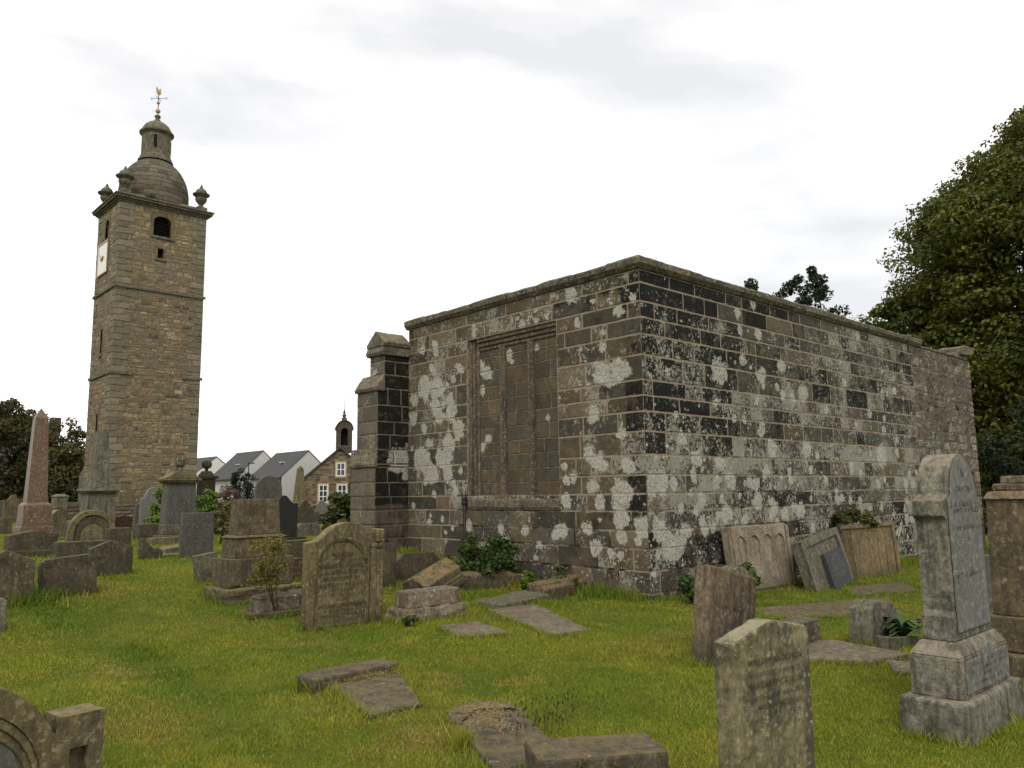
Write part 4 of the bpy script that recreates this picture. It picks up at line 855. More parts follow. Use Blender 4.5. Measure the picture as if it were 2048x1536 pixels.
tree('dark green tree close against the left side of the steeple', 17.4, 65.5, [(.3, 1.6), (3, 1.8), (5.0, 1.3), (6.1, .5)], 0, 91, 50, 110, .2, DARK, (.4, .7), .15, 'hedgerow_tree', hollow=.25)
tree('low brown green bush tree in front of the hedgerow left of the steeple', 14.3, 58.5, [(.2, 2.0), (1.8, 2.3), (3.2, 1.7), (4.1, .6)], 0, 96, 140, 120, .22, BRN, (.4, .8), .15, 'hedgerow_tree', hollow=.25)
tree('leafy hedge tree at the far left edge', 7.6, 62, [(.2, 2.8), (3, 3.0), (5.0, 2.4), (6.4, .8)], 0, 97, 170, 120, .24, BRN, (.5, .9), .2, 'hedgerow_tree', hollow=.3)
tree('yew hedge added for the dark under the lime right of the chapel', 30.6, 7.6, [(.1, 2.2), (2.0, 2.3), (3.4, 1.6), (4.4, .5)], 0, 98, 90, 120, .14, DARK[:2], (.35, .7), .2, 'shade_fill_bush', 'bush', hollow=.35)  # added bush, under-crown shade put into its near-black leaf colours
tree('dark ivy bush at the right edge beneath the lime', 31.5, 3.6, [(.1, 2.6), (1.6, 2.5), (3.0, 1.5), (3.8, .5)], 0, 99, 90, 120, .14, DARK[:2], (.35, .7), .2, 'shade_fill_bush', 'bush', hollow=.35)  # same near-black leaves, adding to the painted darkness below the crown
tree('dark blue green conifer in front of the white houses', 24.46, 54.8, [(.1, 1.25), (1.2, 1.2), (2.0, .85), (2.8, .35), (3.1, .1)], 0, 101, 55, 110, .11, [(.018, .026, .020), (.035, .045, .036)], (.25, .42), .08, 'conifer', hollow=.2)
def bush(label, x, y, r_, h_, seed, leaf, pal, nclump=22, nper=90, name='bush', cat='bush', stems=4, sx=1, zb=0, cr=.32):
    g = G(x, y) + zb; t = thing(name, label, cat, (x, y, g)); r = np.random.default_rng(seed)
    b = B()
    for k in range(stems):
        a = r.random()*6.28; b.tube([(0, 0, -.05), (math.cos(a)*r_*.25*sx, math.sin(a)*r_*.25, h_*.4), (math.cos(a)*r_*.6*sx, math.sin(a)*r_*.6, h_*.8)], [.016, .012, .005], 6)
    b.ok('stem', 'bark', t, bevel=0)
    cl = []
    for k in range(nclump):
        z = h_*(.08 + .87*r.random()); q = r_*math.sqrt(max(.05, 1 - ((z/h_ - .38)/.68)**2))*(.35 + .65*r.random()); a = r.random()*6.28
        cl.append((math.cos(a)*q*sx, math.sin(a)*q, z, r_*cr*r.uniform(.7, 1.2)))
    leaves('foliage', cl, nper, leaf, pal, t, seed+1, shell=.3, up=.5, aspect=.8)
    return t
IVY = [(.022, .042, .010), (.042, .075, .015), (.075, .115, .025)]
BRIGHT = [(.06, .11, .012), (.10, .17, .02), (.15, .21, .03)]
bush('dark leafy elder bush growing against the chapel wall below the window', 8.86, 10.25, .50, .78, 110, .06, IVY, 34, 110)
bush('small bright leafed sprig between the two fallen copings', 8.62, 9.0, .17, .36, 112, .075, BRIGHT[:2], 8, 30, 'weed', 'weed', 2)
bush('trailing green weeds on top of the right fallen coping', 9.2, 8.95, .32, .40, 114, .065, IVY[1:], 14, 40, 'weed', 'weed', 3)
bush('shiny laurel bush crowded against the buttress, behind the arched headstone', 10.55, 17.6, .62, 1.15, 116, .11, [(.022, .04, .012), (.055, .07, .016), (.14, .12, .03)], 36, 80, sx=.9)
bush('loose tuft on top of the laurel bush by the buttress', 10.85, 18.1, .28, 1.65, 118, .13, IVY, 9, 40, stems=2)
bush('bright green elder bush left of the urn monument', 8.9, 25.4, .50, 1.45, 120, .085, BRIGHT, 34, 90)
bush('bright green bush right of the urn monument', 10.0, 25.2, .55, 1.35, 122, .085, BRIGHT, 30, 90)
bush('olive brown shrub between the slate headstone and stepped pedestal', 7.95, 18.9, .36, .75, 124, .05, BRN[1:], 22, 80)
bush('tall pink flowering fireweed clump by the white houses', 16.1, 37.4, .8, 1.75, 126, .09, [(.07, .10, .02), (.13, .08, .07), (.24, .11, .14)], 34, 70, 'fireweed', 'flowers')
bush('green fireweed leaves behind the olive brown shrub', 10.3, 23.6, .55, .95, 127, .08, [(.05, .075, .015), (.11, .12, .025), (.16, .11, .07)], 26, 70, 'fireweed', 'flowers')
bush('green nettles at the foot of the chapel corner', 9.75, 6.82, .34, .36, 128, .08, IVY, 14, 45, 'nettles', 'weed', sx=1.4)
bush('leafy vine growing up between twin gravestone and arcaded slab', 10.95, 6.72, .26, .55, 130, .10, IVY[1:], 14, 40, 'vine', 'weed')
bush('mossy grass growth on top of the golden slab', 15.5, 7.1, .34, .30, 132, .06, [(.05, .065, .012), (.10, .10, .02)], 16, 70, 'weed', 'weed', 1, sx=1.9, zb=.95)
bush('tiny fern at the base of the broken pedestal', 5.75, 8.05, .13, .14, 134, .05, IVY[1:], 8, 24, 'fern', 'fern', 2)
def shrub():
    x, y = 4.85, 9.86; t = thing('shrub', 'spindly yellow green shrub in front of the stepped pedestal', 'shrub', (x, y, G(x, y)))
    b = B()
    for a in ((-.10, .05, .95), (-.26, -.02, .80), (.08, .0, .9), (-.02, .06, 1.0)): b.tube([(.08, 0, -.05), (a[0]*.35 + .03, a[1], .35), (a[0], a[1], a[2])], [.008, .006, .003], 6)
    b.ok('stem', 'bark', t, bevel=0)
    r = np.random.default_rng(77)
    cl = [(-.32 + .4*r.random()**1.0 + .12*q, r.normal()*.07, .40 + .62*q, .08 + .06*r.random()) for q in r.random(64)]
    leaves('foliage', cl, 26, .036, [(.08, .08, .014), (.16, .145, .024), (.22, .16, .045)], t, 78, shell=.2)
shrub()
def hosta():
    x, y = 8.86, 3.62; t = thing('hosta', 'clump of long drooping green leaves in the kerb of the twin scrolled stone', 'plant', (x, y, G(x, y)+.05)); r = np.random.default_rng(5)
    V = []; Q = []; Cc = []
    for k in range(46):
        a = r.random()*6.28; ln = r.uniform(.22, .40); wd = r.uniform(.03, .05); h_ = r.uniform(.10, .24)
        dx, dy = math.cos(a), math.sin(a); n = 6; o = len(V)
        for i in range(n+1):
            f = i/n; q = ln*f; z = h_*math.sin(min(1, f*1.25)*math.pi*.62)*1.1 - .05*f*f; w_ = wd*math.sin(math.pi*min(.97, f*.86+.12))
            V += [(dx*q - dy*w_, dy*q + dx*w_, z), (dx*q + dy*w_, dy*q - dx*w_, z)]
        c = np.array([(.03, .06, .022), (.055, .095, .03), (.085, .125, .05)][r.integers(3)])
        Cc += [c]*(2*n+2); Q += [(o+2*i, o+2*i+1, o+2*i+3, o+2*i+2) for i in range(n)]
    arrmesh('foliage', V, Q, 'leaf', t, {'Col': np.array(Cc)}); b = B(); b.tube([(0, 0, -.08), (0, 0, .1)], [.03, .015], 6); b.ok('stem', 'bark', t, bevel=0)
hosta()
# ------------------------------------------------------------------ gravestones
def hs(label, x, y, w_, h_, t_, kind, mat, rz=0, rx=0, ry=0, name='headstone', cat='headstone', bevel=.012, rough=.012, rows=None, base=None, lm='letter', group=None, fr=1.0):
    """upright slab, (x, y) = centre of its front face foot"""
    o = thing(name, label, cat, (x, y + t_/2, G(x, y + t_/2)), rz, rx, ry, group)
    z = 0
    if base:
        bw, bd, bh = base; b = B(); b.tier(bw, bd, -.15, bh); b.ok('base', mat, o, bevel=.02, rough=.02); z = bh
    b = B(); b.prism([(p, q + z) for p, q in prof(kind, w_, h_ - z, -.15 if not base else -.02)], -t_/2, t_/2); b.ok('tablet', mat, o, bevel=bevel, rough=rough)
    if rows: worn_part(o, [(z + a, hw, lh) for a, hw, lh in rows], -t_/2 - .004 - rough*.45, lm, seed=int(abs(x)*100))
    foot(x, y + t_/2, base[0] if base else w_, base[1] if base else t_, rz, fr)
    return o
# --- arched headstone with worn family inscription, centre left
def central():
    x, y, w_ = 5.32, 8.84, 1.05; t_ = .16
    o = thing('headstone', 'large mossy arched headstone with pilaster and readable inscription left of the chapel', 'headstone', (x, y + t_/2, G(x, y)), 0, 1.5, 0)
    P = [(-.525, -.2), (.525, -.2), (.525, 1.13), (.42, 1.13), (.42, .98), (.36, 1.02), (.30, 1.10)] + arc(.02, .86, .42, 55, 140, 12, .40) + [(-.325, 1.10), (-.39, 1.055), (-.525, 1.03)]
    b = B(); b.prism(P, -t_/2 + .035, t_/2); b.ok('tablet', 'sand', o, bevel=.012, rough=.014)
    inner = [(-.44, .04), (.31, .04), (.31, .80)] + arc(-.055, .76, .335, 8, 172, 14, .30) + [(-.40, .80)]
    P2 = [(-.525, -.2), (.335, -.2), (.335, 1.04), (.30, 1.10)] + arc(.02, .86, .42, 55, 140, 12, .40) + [(-.325, 1.10), (-.39, 1.055), (-.525, 1.03)]
    b = B(); b.plate(P2, inner, -t_/2, -t_/2 + .034); b.ok('arched_frame', 'sand', o, bevel=.008, rough=.008, rs=.12, lv=2)
    i2 = [(-.06 + (p + .06)*.955, .04 + (q - .04)*.965 + .012) for p, q in inner]
    b = B(); b.plate([(p, q) for p, q in inner], i2, -t_/2 + .012, -t_/2 + .034); b.ok('moulding', 'sand', o, bevel=.006)
    b = B(); b.box(.345, .435, -t_/2 - .012, -t_/2 + .034, -.2, .93); b.box(.34, .44, -t_/2 - .02, -t_/2 + .034, .932, .985)
    b.ok('pilaster', 'sand', o, bevel=.012, rough=.008)
    b = B(); b.box(.437, .53, -t_/2 - .012, -t_/2 + .034, -.2, .90); b.box(.43, .535, -t_/2 - .02, t_/2, 1.0, 1.16); b.ok('pilaster', 'sand', o, bevel=.012, rough=.008)
    b = B(); b.lathe([(.035, -.006), (.04, .004), (.03, .014), (.016, .006), (.012, .018), (.002, .02)], 14)
    f = b.ok('rosette', 'sand', o, bevel=0, smooth=True); f.rotation_euler = (math.pi/2, 0, 0); f.location = (.483, -t_/2 - .014, .95)
    yl = -t_/2 + .0335 - .014; cx_ = -.05
    text_part(o, [('ERECTED', .066, cx_, .85), ('BY', .055, cx_+.02, .785), ('ANDREW HEGGIE', .070, cx_, .71), ('DUMBARTON', .070, cx_, .635), ('IN MEMORY OF', .068, cx_, .56), ('ANDREW HEGGIE', .070, cx_, .485), ('HIS FATHER', .058, cx_, .425), ('WHO DIED THE 27 JULY 1814', .042, cx_, .375), ('ALSO', .056, cx_+.01, .315), ('HELEN CHAMBERS', .068, cx_, .24), ('HIS MOTHER', .055, cx_, .183), ('WHO DIED THE 7 APRIL 1817', .040, cx_, .135)], yl, 'letter')
    foot(x, y + t_/2, w_, t_)
central()
# --- gabled stone in the right foreground
def foreground():
    x, y = 3.36, 2.0; t_ = .10
    o = thing('headstone', 'pale speckled pointed headstone in the right foreground with a faint inscription', 'headstone', (x, y, G(x, y)), -6, 0, .6)
    P = [(-.285, -.2), (.285, -.2), (.28, .97), (.17, .99), (.01, 1.02), (-.04, 1.015), (-.285, .945)]
    b = B(); b.prism(P, -t_/2, t_/2); b.ok('tablet', 'speckled', o, bevel=.012, rough=.014, rs=.06, lv=4)
    yl = -t_/2 - .006
    text_part(o, [('WILLIAM ANDERSON', .038, .015, .84), ('MARGARET CATION', .039, .005, .74)], yl, 'letter')
    text_part(o, [('IN MEMORY OF HIS WIFE', .030, .01, .79), ('WHO DIED 18 AUGT 1842 AGED 67', .025, 0, .695), ('WILLIAM ANDERSON', .030, .04, .65)], yl, 'letter_f')
    worn_part(o, [(.61, .2, .022), (.56, .16, .022)], yl, 'letter_f', name='worn_inscription', seed=31, keep=.4)
    foot(x, y, .6, t_)
foreground()
# --- arched stone cut by the left corner
def left_corner():
    x, y = .53, 3.70; t_ = .15
    o = thing('headstone', 'round arched headstone with square shoulders cut by the bottom left corner', 'headstone', (x, y, G(x, y)), 8, 0, 0)
    arcP = arc(0, .52, .40, 12, 168, 16, .40)
    P = [(-.56, -.2), (.56, -.2), (.56, .73), (.39, .73), (.39, .604)] + arcP + [(-.39, .604), (-.39, .73), (-.56, .73)]
    b = B(); b.prism(P, -t_/2 + .04, t_/2); b.ok('tablet', 'sand', o, bevel=.012, rough=.012)
    inner = [(-.33, .05), (.33, .05), (.33, .50)] + arc(0, .50, .33, 5, 175, 16, .325) + [(-.33, .50)]
    ip = [(.43, .05), (.50, .05), (.50, .60), (.43, .60)]; ip2 = [(-p, q) for p, q in ip][::-1]
    b = B(); b.plate(P, [inner, ip, ip2], -t_/2, -t_/2 + .039); b.ok('frame', 'sand', o, bevel=.008, rough=.008, rs=.1, lv=2)
    for s_ in (.95, .90):
        b = B(); b.plate([(p*(s_+.05), .05 + (q-.05)*(s_+.05)) for p, q in inner], [(p*s_, .05 + (q-.05)*s_) for p, q in inner], -t_/2 + (.012 if s_ > .92 else .024), -t_/2 + .039); b.ok('arch_moulding', 'sand', o, bevel=.005)
    b = B(); b.add([(-.29, -t_/2 + .036, .05), (.29, -t_/2 + .036, .05), (.29, -t_/2 + .036, .5), (.2, -t_/2 + .036, .72), (0, -t_/2 + .036, .79), (-.2, -t_/2 + .036, .72), (-.29, -t_/2 + .036, .5)], [tuple(range(7))]); b.ok('flaked_panel', 'slate', o, bevel=0)
    foot(x, y, 1.12, t_, 8)
left_corner()
# --- grey granite memorial on the right
def memorial():
    x0, y0 = 5.55, 1.90; W_, D_ = 1.12, .44
    o = thing('memorial', 'tall round topped grey granite memorial on stepped base at right', 'memorial', (x0 + W_/2, y0 + D_/2, G(x0, y0)), 0, 0, 0)
    b = B(); b.tier(W_, D_, -.15, .245, W_ - .03, D_ - .02); b.ok('plinth', 'granite_rough', o, bevel=.02, rough=.02)
    b = B(); b.tier(.92, .32, .247, .50); b.tier(.92, .32, .502, .585, .78, .22); dd = b.ok('die', 'granite_rough', o, bevel=.008, rough=.004)
    b = B(); b.box(-.40, .40, -.168, -.1615, .275, .48); b.ok('polished_panel', 'granite', dd, bevel=.003)
    b = B(); b.prism([(-.09, .275)] + [(.09, .275), (.09, .47)] + arc(0, .47, .09, 0, 180, 10)[1:-1] + [(-.09, .47)], -.176, -.10); b.ok('arched_boss', 'granite', dd, bevel=.004)
    worn_part(dd, [(.44, .30, .026), (.40, .34, .028), (.355, .12, .026), (.315, .26, .024)], -.1785, 'letter_l', seed=9, keep=.95)
    t_ = .20; h0 = .587
    P = [(-.35, h0), (.35, h0), (.35, .74), (.325, .78), (.325, 1.37), (.365, 1.40), (.365, 1.50), (.28, 1.535)] + arc(0, 1.52, .27, 4, 176, 20, .30) + [(-.28, 1.535), (-.365, 1.50), (-.365, 1.40), (-.325, 1.37), (-.325, .78), (-.35, .74)]
    b = B(); b.prism(P, -t_/2, t_/2); tb = b.ok('tablet', 'granite_rough', o, bevel=.008, rough=.004)
    P2 = [(-.305, .64), (.305, .64), (.305, 1.50)] + arc(0, 1.52, .245, 4, 176, 20, .275) + [(-.305, 1.50)]
    b = B(); b.prism(P2, -t_/2 - .012, -t_/2 - .003); b.ok('inscribed_face', 'granite', tb, bevel=.003)
    yl = -t_/2 - .0145
    text_part(tb, [('In', .075, 0, 1.66)], yl, 'letter_l')
    worn_part(tb, [(1.56, .17, .035), (1.455, .28, .038), (1.415, .24, .036), (1.30, .26, .03), (1.22, .05, .03), (1.02, .05, .034), (.985, .26, .032)], yl, 'letter_l', seed=2, keep=.9)
    worn_part(tb, [(1.36, .12, .03), (1.26, .26, .024), (1.18, .2, .024), (1.14, .25, .024), (1.10, .15, .024), (1.06, .22, .022), (.95, .24, .022), (.915, .26, .022), (.88, .2, .022), (.845, .24, .022), (.81, .16, .022), (.775, .22, .022)], yl, 'letter_w', name='worn_inscription', seed=3, keep=.8)
    foot(x0 + W_/2, y0 + D_/2, W_, D_)
memorial()
def brown_pedestal():
    x0, y0 = 7.42, 1.90
    o = thing('memorial', 'brown lichen blotched memorial with stepped base cut by the right edge', 'memorial', (x0 + .62, y0 + .27, G(x0, y0)))
    b = B(); b.tier(1.24, .52, -.15, .27, 1.2, .50); b.ok('plinth', 'brown', o, bevel=.02, rough=.02)
    b = B(); b.tier(1.02, .42, .272, .55); b.ok('die', 'brown', o, bevel=.015, rough=.015)
    b = B(); b.tier(.90, .36, .552, 1.50, .86, .34); sh = b.ok('shaft', 'brown', o, bevel=.012, rough=.012)
    b = B(); b.box(-.40, -.34, -.215, -.18, .56, 1.48); b.ok('pilaster', 'brown', sh, bevel=.01)
    b = B(); b.frus((-.46, .46, -.19, .19), (-.40, .46, -.16, .16), 1.502, 1.57); b.box(-.22, .46, -.17, .17, 1.572, 1.63); b.box(-.05, .46, -.15, .15, 1.632, 1.70); b.ok('cap', 'pinkbrown', o, bevel=.015, rough=.015)
    foot(x0 + .62, y0 + .27, 1.24, .52)
brown_pedestal()
hs('brown streaked headstone leaning backwards in front of the chapel corner', 6.82, 4.38, .84, .82, .17, 'flat', 'pinkbrown', 0, -3, 12.5, rows=[(.45, .2, .05)], bevel=.02, rough=.03)
def twin(label, x, y, w_, h_, t_, ry, mat, kerb):
    o = thing('headstone', label, 'headstone', (x, y, G(x, y)), 0, 0, ry)
    a = w_/2; P = [(-a, -.15), (a, -.15), (a, h_*.80), (a*.9, h_*.86)] + arc(a*.45, h_*.80, a*.36, 15, 165, 8, h_*.2) + [(0, h_*.76)] + arc(-a*.45, h_*.80, a*.36, 15, 165, 8, h_*.2) + [(-a*.9, h_*.86), (-a, h_*.80)]
    b = B(); b.prism(P, -t_/2, t_/2); b.ok('tablet', mat, o, bevel=.015, rough=.012)
    if kerb:
        b = B(); b.box(-.28, .30, -.34, -.28, -.1, .10); b.box(-.30, -.24, -.279, -t_/2 - .005, -.1, .10); b.ok('kerb', mat, o, bevel=.012)
    foot(x, y, w_, t_)
twin('small grey stone with two rounded humps and leafy kerb, right of the leaning brown headstone', 8.66, 3.84, .62, .44, .24, 6, 'grey', True)
twin('small grey stone with two rounded humps half hidden behind the leaning brown headstone', 10.1, 6.55, .95, .50, .25, 0, 'grey', False)
hs('low plain block stone peeping out behind the speckled pointed headstone', 7.82, 4.15, .62, .27, .25, 'flat', 'dress', rough=.02)
def flat(label, pts, h_, mat, name='ledger_slab', cat='grave slab', bevel=.015, rough=.02, rx=0, ry=0, z=0):
    cx_ = sum(p[0] for p in pts)/len(pts); cy_ = sum(p[1] for p in pts)/len(pts)
    o = thing(name, label, cat, (cx_, cy_, G(cx_, cy_)), 0, rx, ry)
    b = B(); b.slab([(p[0]-cx_, p[1]-cy_) for p in pts], -.08, h_ + z); b.ok('slab', mat, o, bevel=bevel, rough=rough, rs=.12)
    FLATS.append(pts); return o
FLATS = []
flat('pale flat grave slab in the grass right of the speckled pointed headstone', [(7.21, 3.85), (7.85, 4.33), (8.25, 4.05), (8.05, 3.25), (7.5, 3.35)], .045, 'slab')
flat('small flat grave slab against the left side of the granite memorial', [(7.25, 3.05), (7.65, 3.3), (7.85, 2.95), (7.4, 2.8)], .05, 'slab')
flat('earth covered flat grave slab below the arcaded slab', [(8.95, 5.3), (10.0, 6.1), (12.3, 5.15), (10.6, 4.55)], .022, 'dslab', rough=.03)
flat('mossy flat grave slab below the golden slab', [(12.6, 5.9), (13.7, 6.5), (15.2, 6.1), (13.9, 5.3)], .022, 'dslab', rough=.03)
# slabs leaning on the long wall
def arcaded():
    x, y, w_, h_ = 12.1, 7.10, 1.78, 1.04; t_ = .16
    o = thing('mural_slab', 'tall carved slab with row of blind arches leaning on the chapel wall', 'carved slab', (x, y, G(x, y)), 0, -7, 0)
    b = B(); b.box(-w_/2, w_/2, -t_/2, t_/2, -.15, h_); b.ok('tablet', 'paleslab', o, bevel=.02, rough=.02)
    hol = []
    for k in range(4):
        c = -.62 + k*.40; hol.append([(c-.14, .64), (c-.10, .46), (c+.10, .46), (c+.14, .64)] + arc(c, .70, .15, -10, 190, 10, .17)[1:-1])
    b = B(); b.plate([(-w_/2+.03, .02), (w_/2-.10, .02), (w_/2-.10, h_-.02), (-w_/2+.03, h_-.02)], hol, -t_/2-.024, -t_/2-.002); b.ok('blind_arcade', 'paleslab', o, bevel=.010, rough=.016, rs=.1, lv=2)
    b = B(); b.box(w_/2-.09, w_/2-.01, -t_/2-.05, -t_/2-.006, .0, h_-.03); b.ok('pilaster', 'paleslab', o, bevel=.02, rough=.02)
    foot(x, y, w_, t_)
arcaded()
def slatepl():
    x, y, w_, h_ = 13.45, 6.62, 1.55, .93; t_ = .16
    o = thing('mural_slab', 'tilted grey slab with dark blue grey inscribed plaque leaning on the wall', 'carved slab', (x, y, G(x, y)), 4, -13, -7)
    b = B(); b.box(-w_/2, w_/2, -t_/2, t_/2, -.15, h_); b.ok('tablet', 'grey', o, bevel=.012, rough=.012)
    b = B(); b.plate([(-w_/2, .0), (w_/2, .0), (w_/2, h_), (-w_/2, h_)], [(-w_/2+.13, .0+.02), (w_/2-.13, .02), (w_/2-.13, h_-.12), (-w_/2+.13, h_-.12)], -t_/2-.035, -t_/2-.006); b.ok('raised_border', 'grey', o, bevel=.008)
    b = B(); b.box(-.20, .56, -t_/2-.085, -t_/2-.01, -.02, .60); pq = b.ok('plaque', 'plaque', o, bevel=.004); 
    worn_part(pq, [(.50, .14, .03), (.46, .20, .03), (.42, .2, .03), (.38, .22, .03), (.335, .26, .03), (.295, .26, .03), (.255, .27, .03), (.205, .1, .03), (.165, .24, .03), (.12, .15, .03)], -t_/2-.0865, 'letter_w', seed=5).location = (.18, 0, .03)
    foot(x, y, w_, t_)
slatepl()
def goldenslab():
    x, y, w_, h_ = 15.95, 6.95, 1.9, 1.0; t_ = .2
    o = thing('mural_slab', 'golden brown stained slab with moss on top leaning on the wall', 'carved slab', (x, y, G(x, y)), 0, -4, 0)
    b = B(); b.box(-w_/2, w_/2, -t_/2, t_/2, -.15, h_-.07); b.ok('tablet', 'golden', o, bevel=.012, rough=.014)
    b = B(); b.box(-w_/2-.02, w_/2+.02, -t_/2-.035, t_/2, h_-.068, h_); b.ok('cap_moulding', 'golden', o, bevel=.012, rough=.01)
    b = B(); b.box(w_/2-.16, w_/2-.03, -t_/2-.035, -t_/2-.004, -.1, h_-.072); b.ok('pilaster', 'golden', o, bevel=.012, rough=.01)
    foot(x, y, w_, t_)
goldenslab()
# centre: broken pieces
def broken_pedestal():
    x, y = 6.36, 8.55; o = thing('pedestal', 'broken low pedestal with white lichen spots on rough stone base', 'pedestal', (x, y, G(x, y)))
    b = B(); b.tier(1.05, .55, -.12, .17, .95, .48); b.ok('rough_base', 'slab', o, bevel=.03, rough=.07, rs=.14, lv=4)
    b = B(); b.tier(.82, .34, .172, .37, .80, .32); k = b.ok('block', 'slab', o, bevel=.015, rough=.02)
    foot(x, y, 1.02, .5)
broken_pedestal()
def fallen():
    x, y = 7.55, 10.0; o = thing('fallen_stone', 'fallen sandstone cap block tilted on its side behind the broken pedestal', 'fallen stone', (x, y, G(x, y)+.10), 6, 0, -20)
    b = B(); b.prism_x([(-.30, -.2), (.22, -.2), (.22, .24), (-.06, .34), (-.30, .20)], -.40, .36); b.ok('block', 'pinkbrown', o, bevel=.02, rough=.012)
    b = B(); b.box(-.34, .33, -.355, -.303, -.06, .10); b.box(-.30, .30, -.40, -.357, -.03, .06); b.ok('moulding', 'pinkbrown', o, bevel=.012)
    foot(x, y, .7, .5, 0, .6)
fallen()
o = thing('fallen_coping', 'long pinkish fallen coping stone lying in front of the wall', 'coping stone', (8.55, 10.05, G(8.55, 10.0)), -12, 0, 3)
b = B(); b.prism_x([(-.16, -.1), (.16, -.1), (.16, .18), (-.03, .26), (-.16, .20)], -.88, .86); b.ok('block', 'pinkbrown', o, bevel=.02, rough=.02); foot(8.55, 10.05, 1.7, .3, -12, .7)
o = thing('fallen_coping', 'shorter brown moulded coping stone lying right of the long pinkish one', 'coping stone', (9.0, 8.75, G(9, 8.75)), 8, 0, -2)
b = B(); b.prism_x([(-.16, -.1), (.18, -.1), (.18, .27), (-.06, .27), (-.08, .22), (-.16, .19)], -.56, .54); b.ok('block', 'pinkbrown', o, bevel=.02, rough=.015); foot(9.0, 8.75, 1.1, .3, 8, .7)
o = thing('grave_slab', 'raised grey slab end tilted up above the pale ledger in the grass', 'grave slab', (7.95, 8.62, G(7.95, 8.6)), 4, 3, -3)
b = B(); b.box(-.50, .48, -.24, .26, -.1, .12); b.ok('slab', 'grey', o, bevel=.02, rough=.02); FLATS.append([(7.4, 8.4), (8.45, 8.4), (8.45, 8.9), (7.4, 8.9)])
flat('long pale brown ledger slab running out from the tilted grey slab end', [(6.41, 6.39), (6.95, 6.30), (7.95, 8.15), (7.18, 8.30)], .03, 'slab')
flat('pale square slab flush in the grass left of the long ledger', [(5.66, 7.07), (6.28, 6.85), (6.50, 7.72), (5.98, 7.92)], .03, 'slab')
hs('low dark headstone with clipped corners near the buttress', 8.05, 11.05, .86, .45, .16, 'chamfer', 'dark', rx=-3)
hs('dark upright headstone half hidden behind the large mossy arched headstone', 7.0, 10.72, .72, .72, .15, 'lowgable', 'dark')
hs('tiny rough stump beside the dark clipped headstone', 7.72, 12.1, .34, .30, .2, 'round', 'grey', rough=.03)
def stepped():
    o = thing('pedestal', 'big stepped sandstone pedestal with its top broken off', 'pedestal', (5.17, 11.1, G(5.1, 11.0)), 0, 0, 0)
    b = B(); b.tier(1.10, .80, -.05, .17, 1.14, .84); b.ok('rough_plinth', 'sand', o, bevel=.03, rough=.07, rs=.14, lv=4)
    b = B(); b.tier(.94, .60, .172, .56); b.box(-.46, -.25, -.32, -.302, .20, .54); b.ok('tier', 'brown', o, bevel=.012, rough=.012)
    b = B(); b.tier(.78, .46, .562, .84, .74, .42); b.ok('tier', 'brown', o, bevel=.012, rough=.012)
    b = B(); b.tier(.80, .48, .842, .875, .64, .4); b.ok('chamfered_band', 'brown', o, bevel=.008, rough=.008)
    b = B(); b.tier(.62, .36, .876, 1.37, .58, .33); sh = b.ok('shaft', 'brown', o, bevel=.008, rough=.008)
    worn_part(sh, [(1.26, .2, .03), (1.2, .22, .03), (1.14, .2, .03), (1.08, .22, .03), (1.02, .18, .03)], -.19, 'letter', seed=4, keep=.5)
    foot(5.17, 11.1, 1.1, .8)
stepped()
def footst():
    o = thing('pedestal', 'low footstone with sloping edges on thin square plinth in front of the stepped pedestal', 'footstone', (4.98, 10.05, G(5, 10)), -6)
    b = B(); b.tier(.84, .56, -.04, .055); b.ok('plinth', 'brown', o, bevel=.012, rough=.02)
    b = B(); b.tier(.58, .36, .056, .21, .52, .31); b.tier(.54, .33, .212, .25, .46, .26); b.ok('block', 'dress', o, bevel=.01, rough=.01)
    foot(4.98, 10.05, .84, .56)
footst()
hs('black granite headstone with pointed top behind the stepped pedestal', 8.03, 15.85, .62, 1.12, .16, 'ogee', 'blackstone', base=(.95, .4, .24), rough=0)
hs('low grey block in front of the black granite headstone base', 7.3, 13.6, .62, .36, .3, 'flat', 'dark')
hs('reddish block stone squeezed behind the mossy arched headstone', 6.36, 12.0, .5, .32, .3, 'lowgable', 'redstone')
flat('raised dark kerb slab left of the mossy arched headstone', [(5.35, 10.15), (6.1, 10.1), (6.2, 10.7), (5.5, 10.75)], .16, 'dress')
hs('small leaning stone peeping out left of the stepped pedestal', 5.05, 12.35, .34, .42, .15, 'flat', 'grey', ry=-8)
hs('upright plain slate headstone with chipped top beside the lawn', 5.93, 15.1, .60, .82, .12, 'flat', 'slate', rows=[(.66 - .045*k, .19, .022) for k in range(11)], rough=.008)
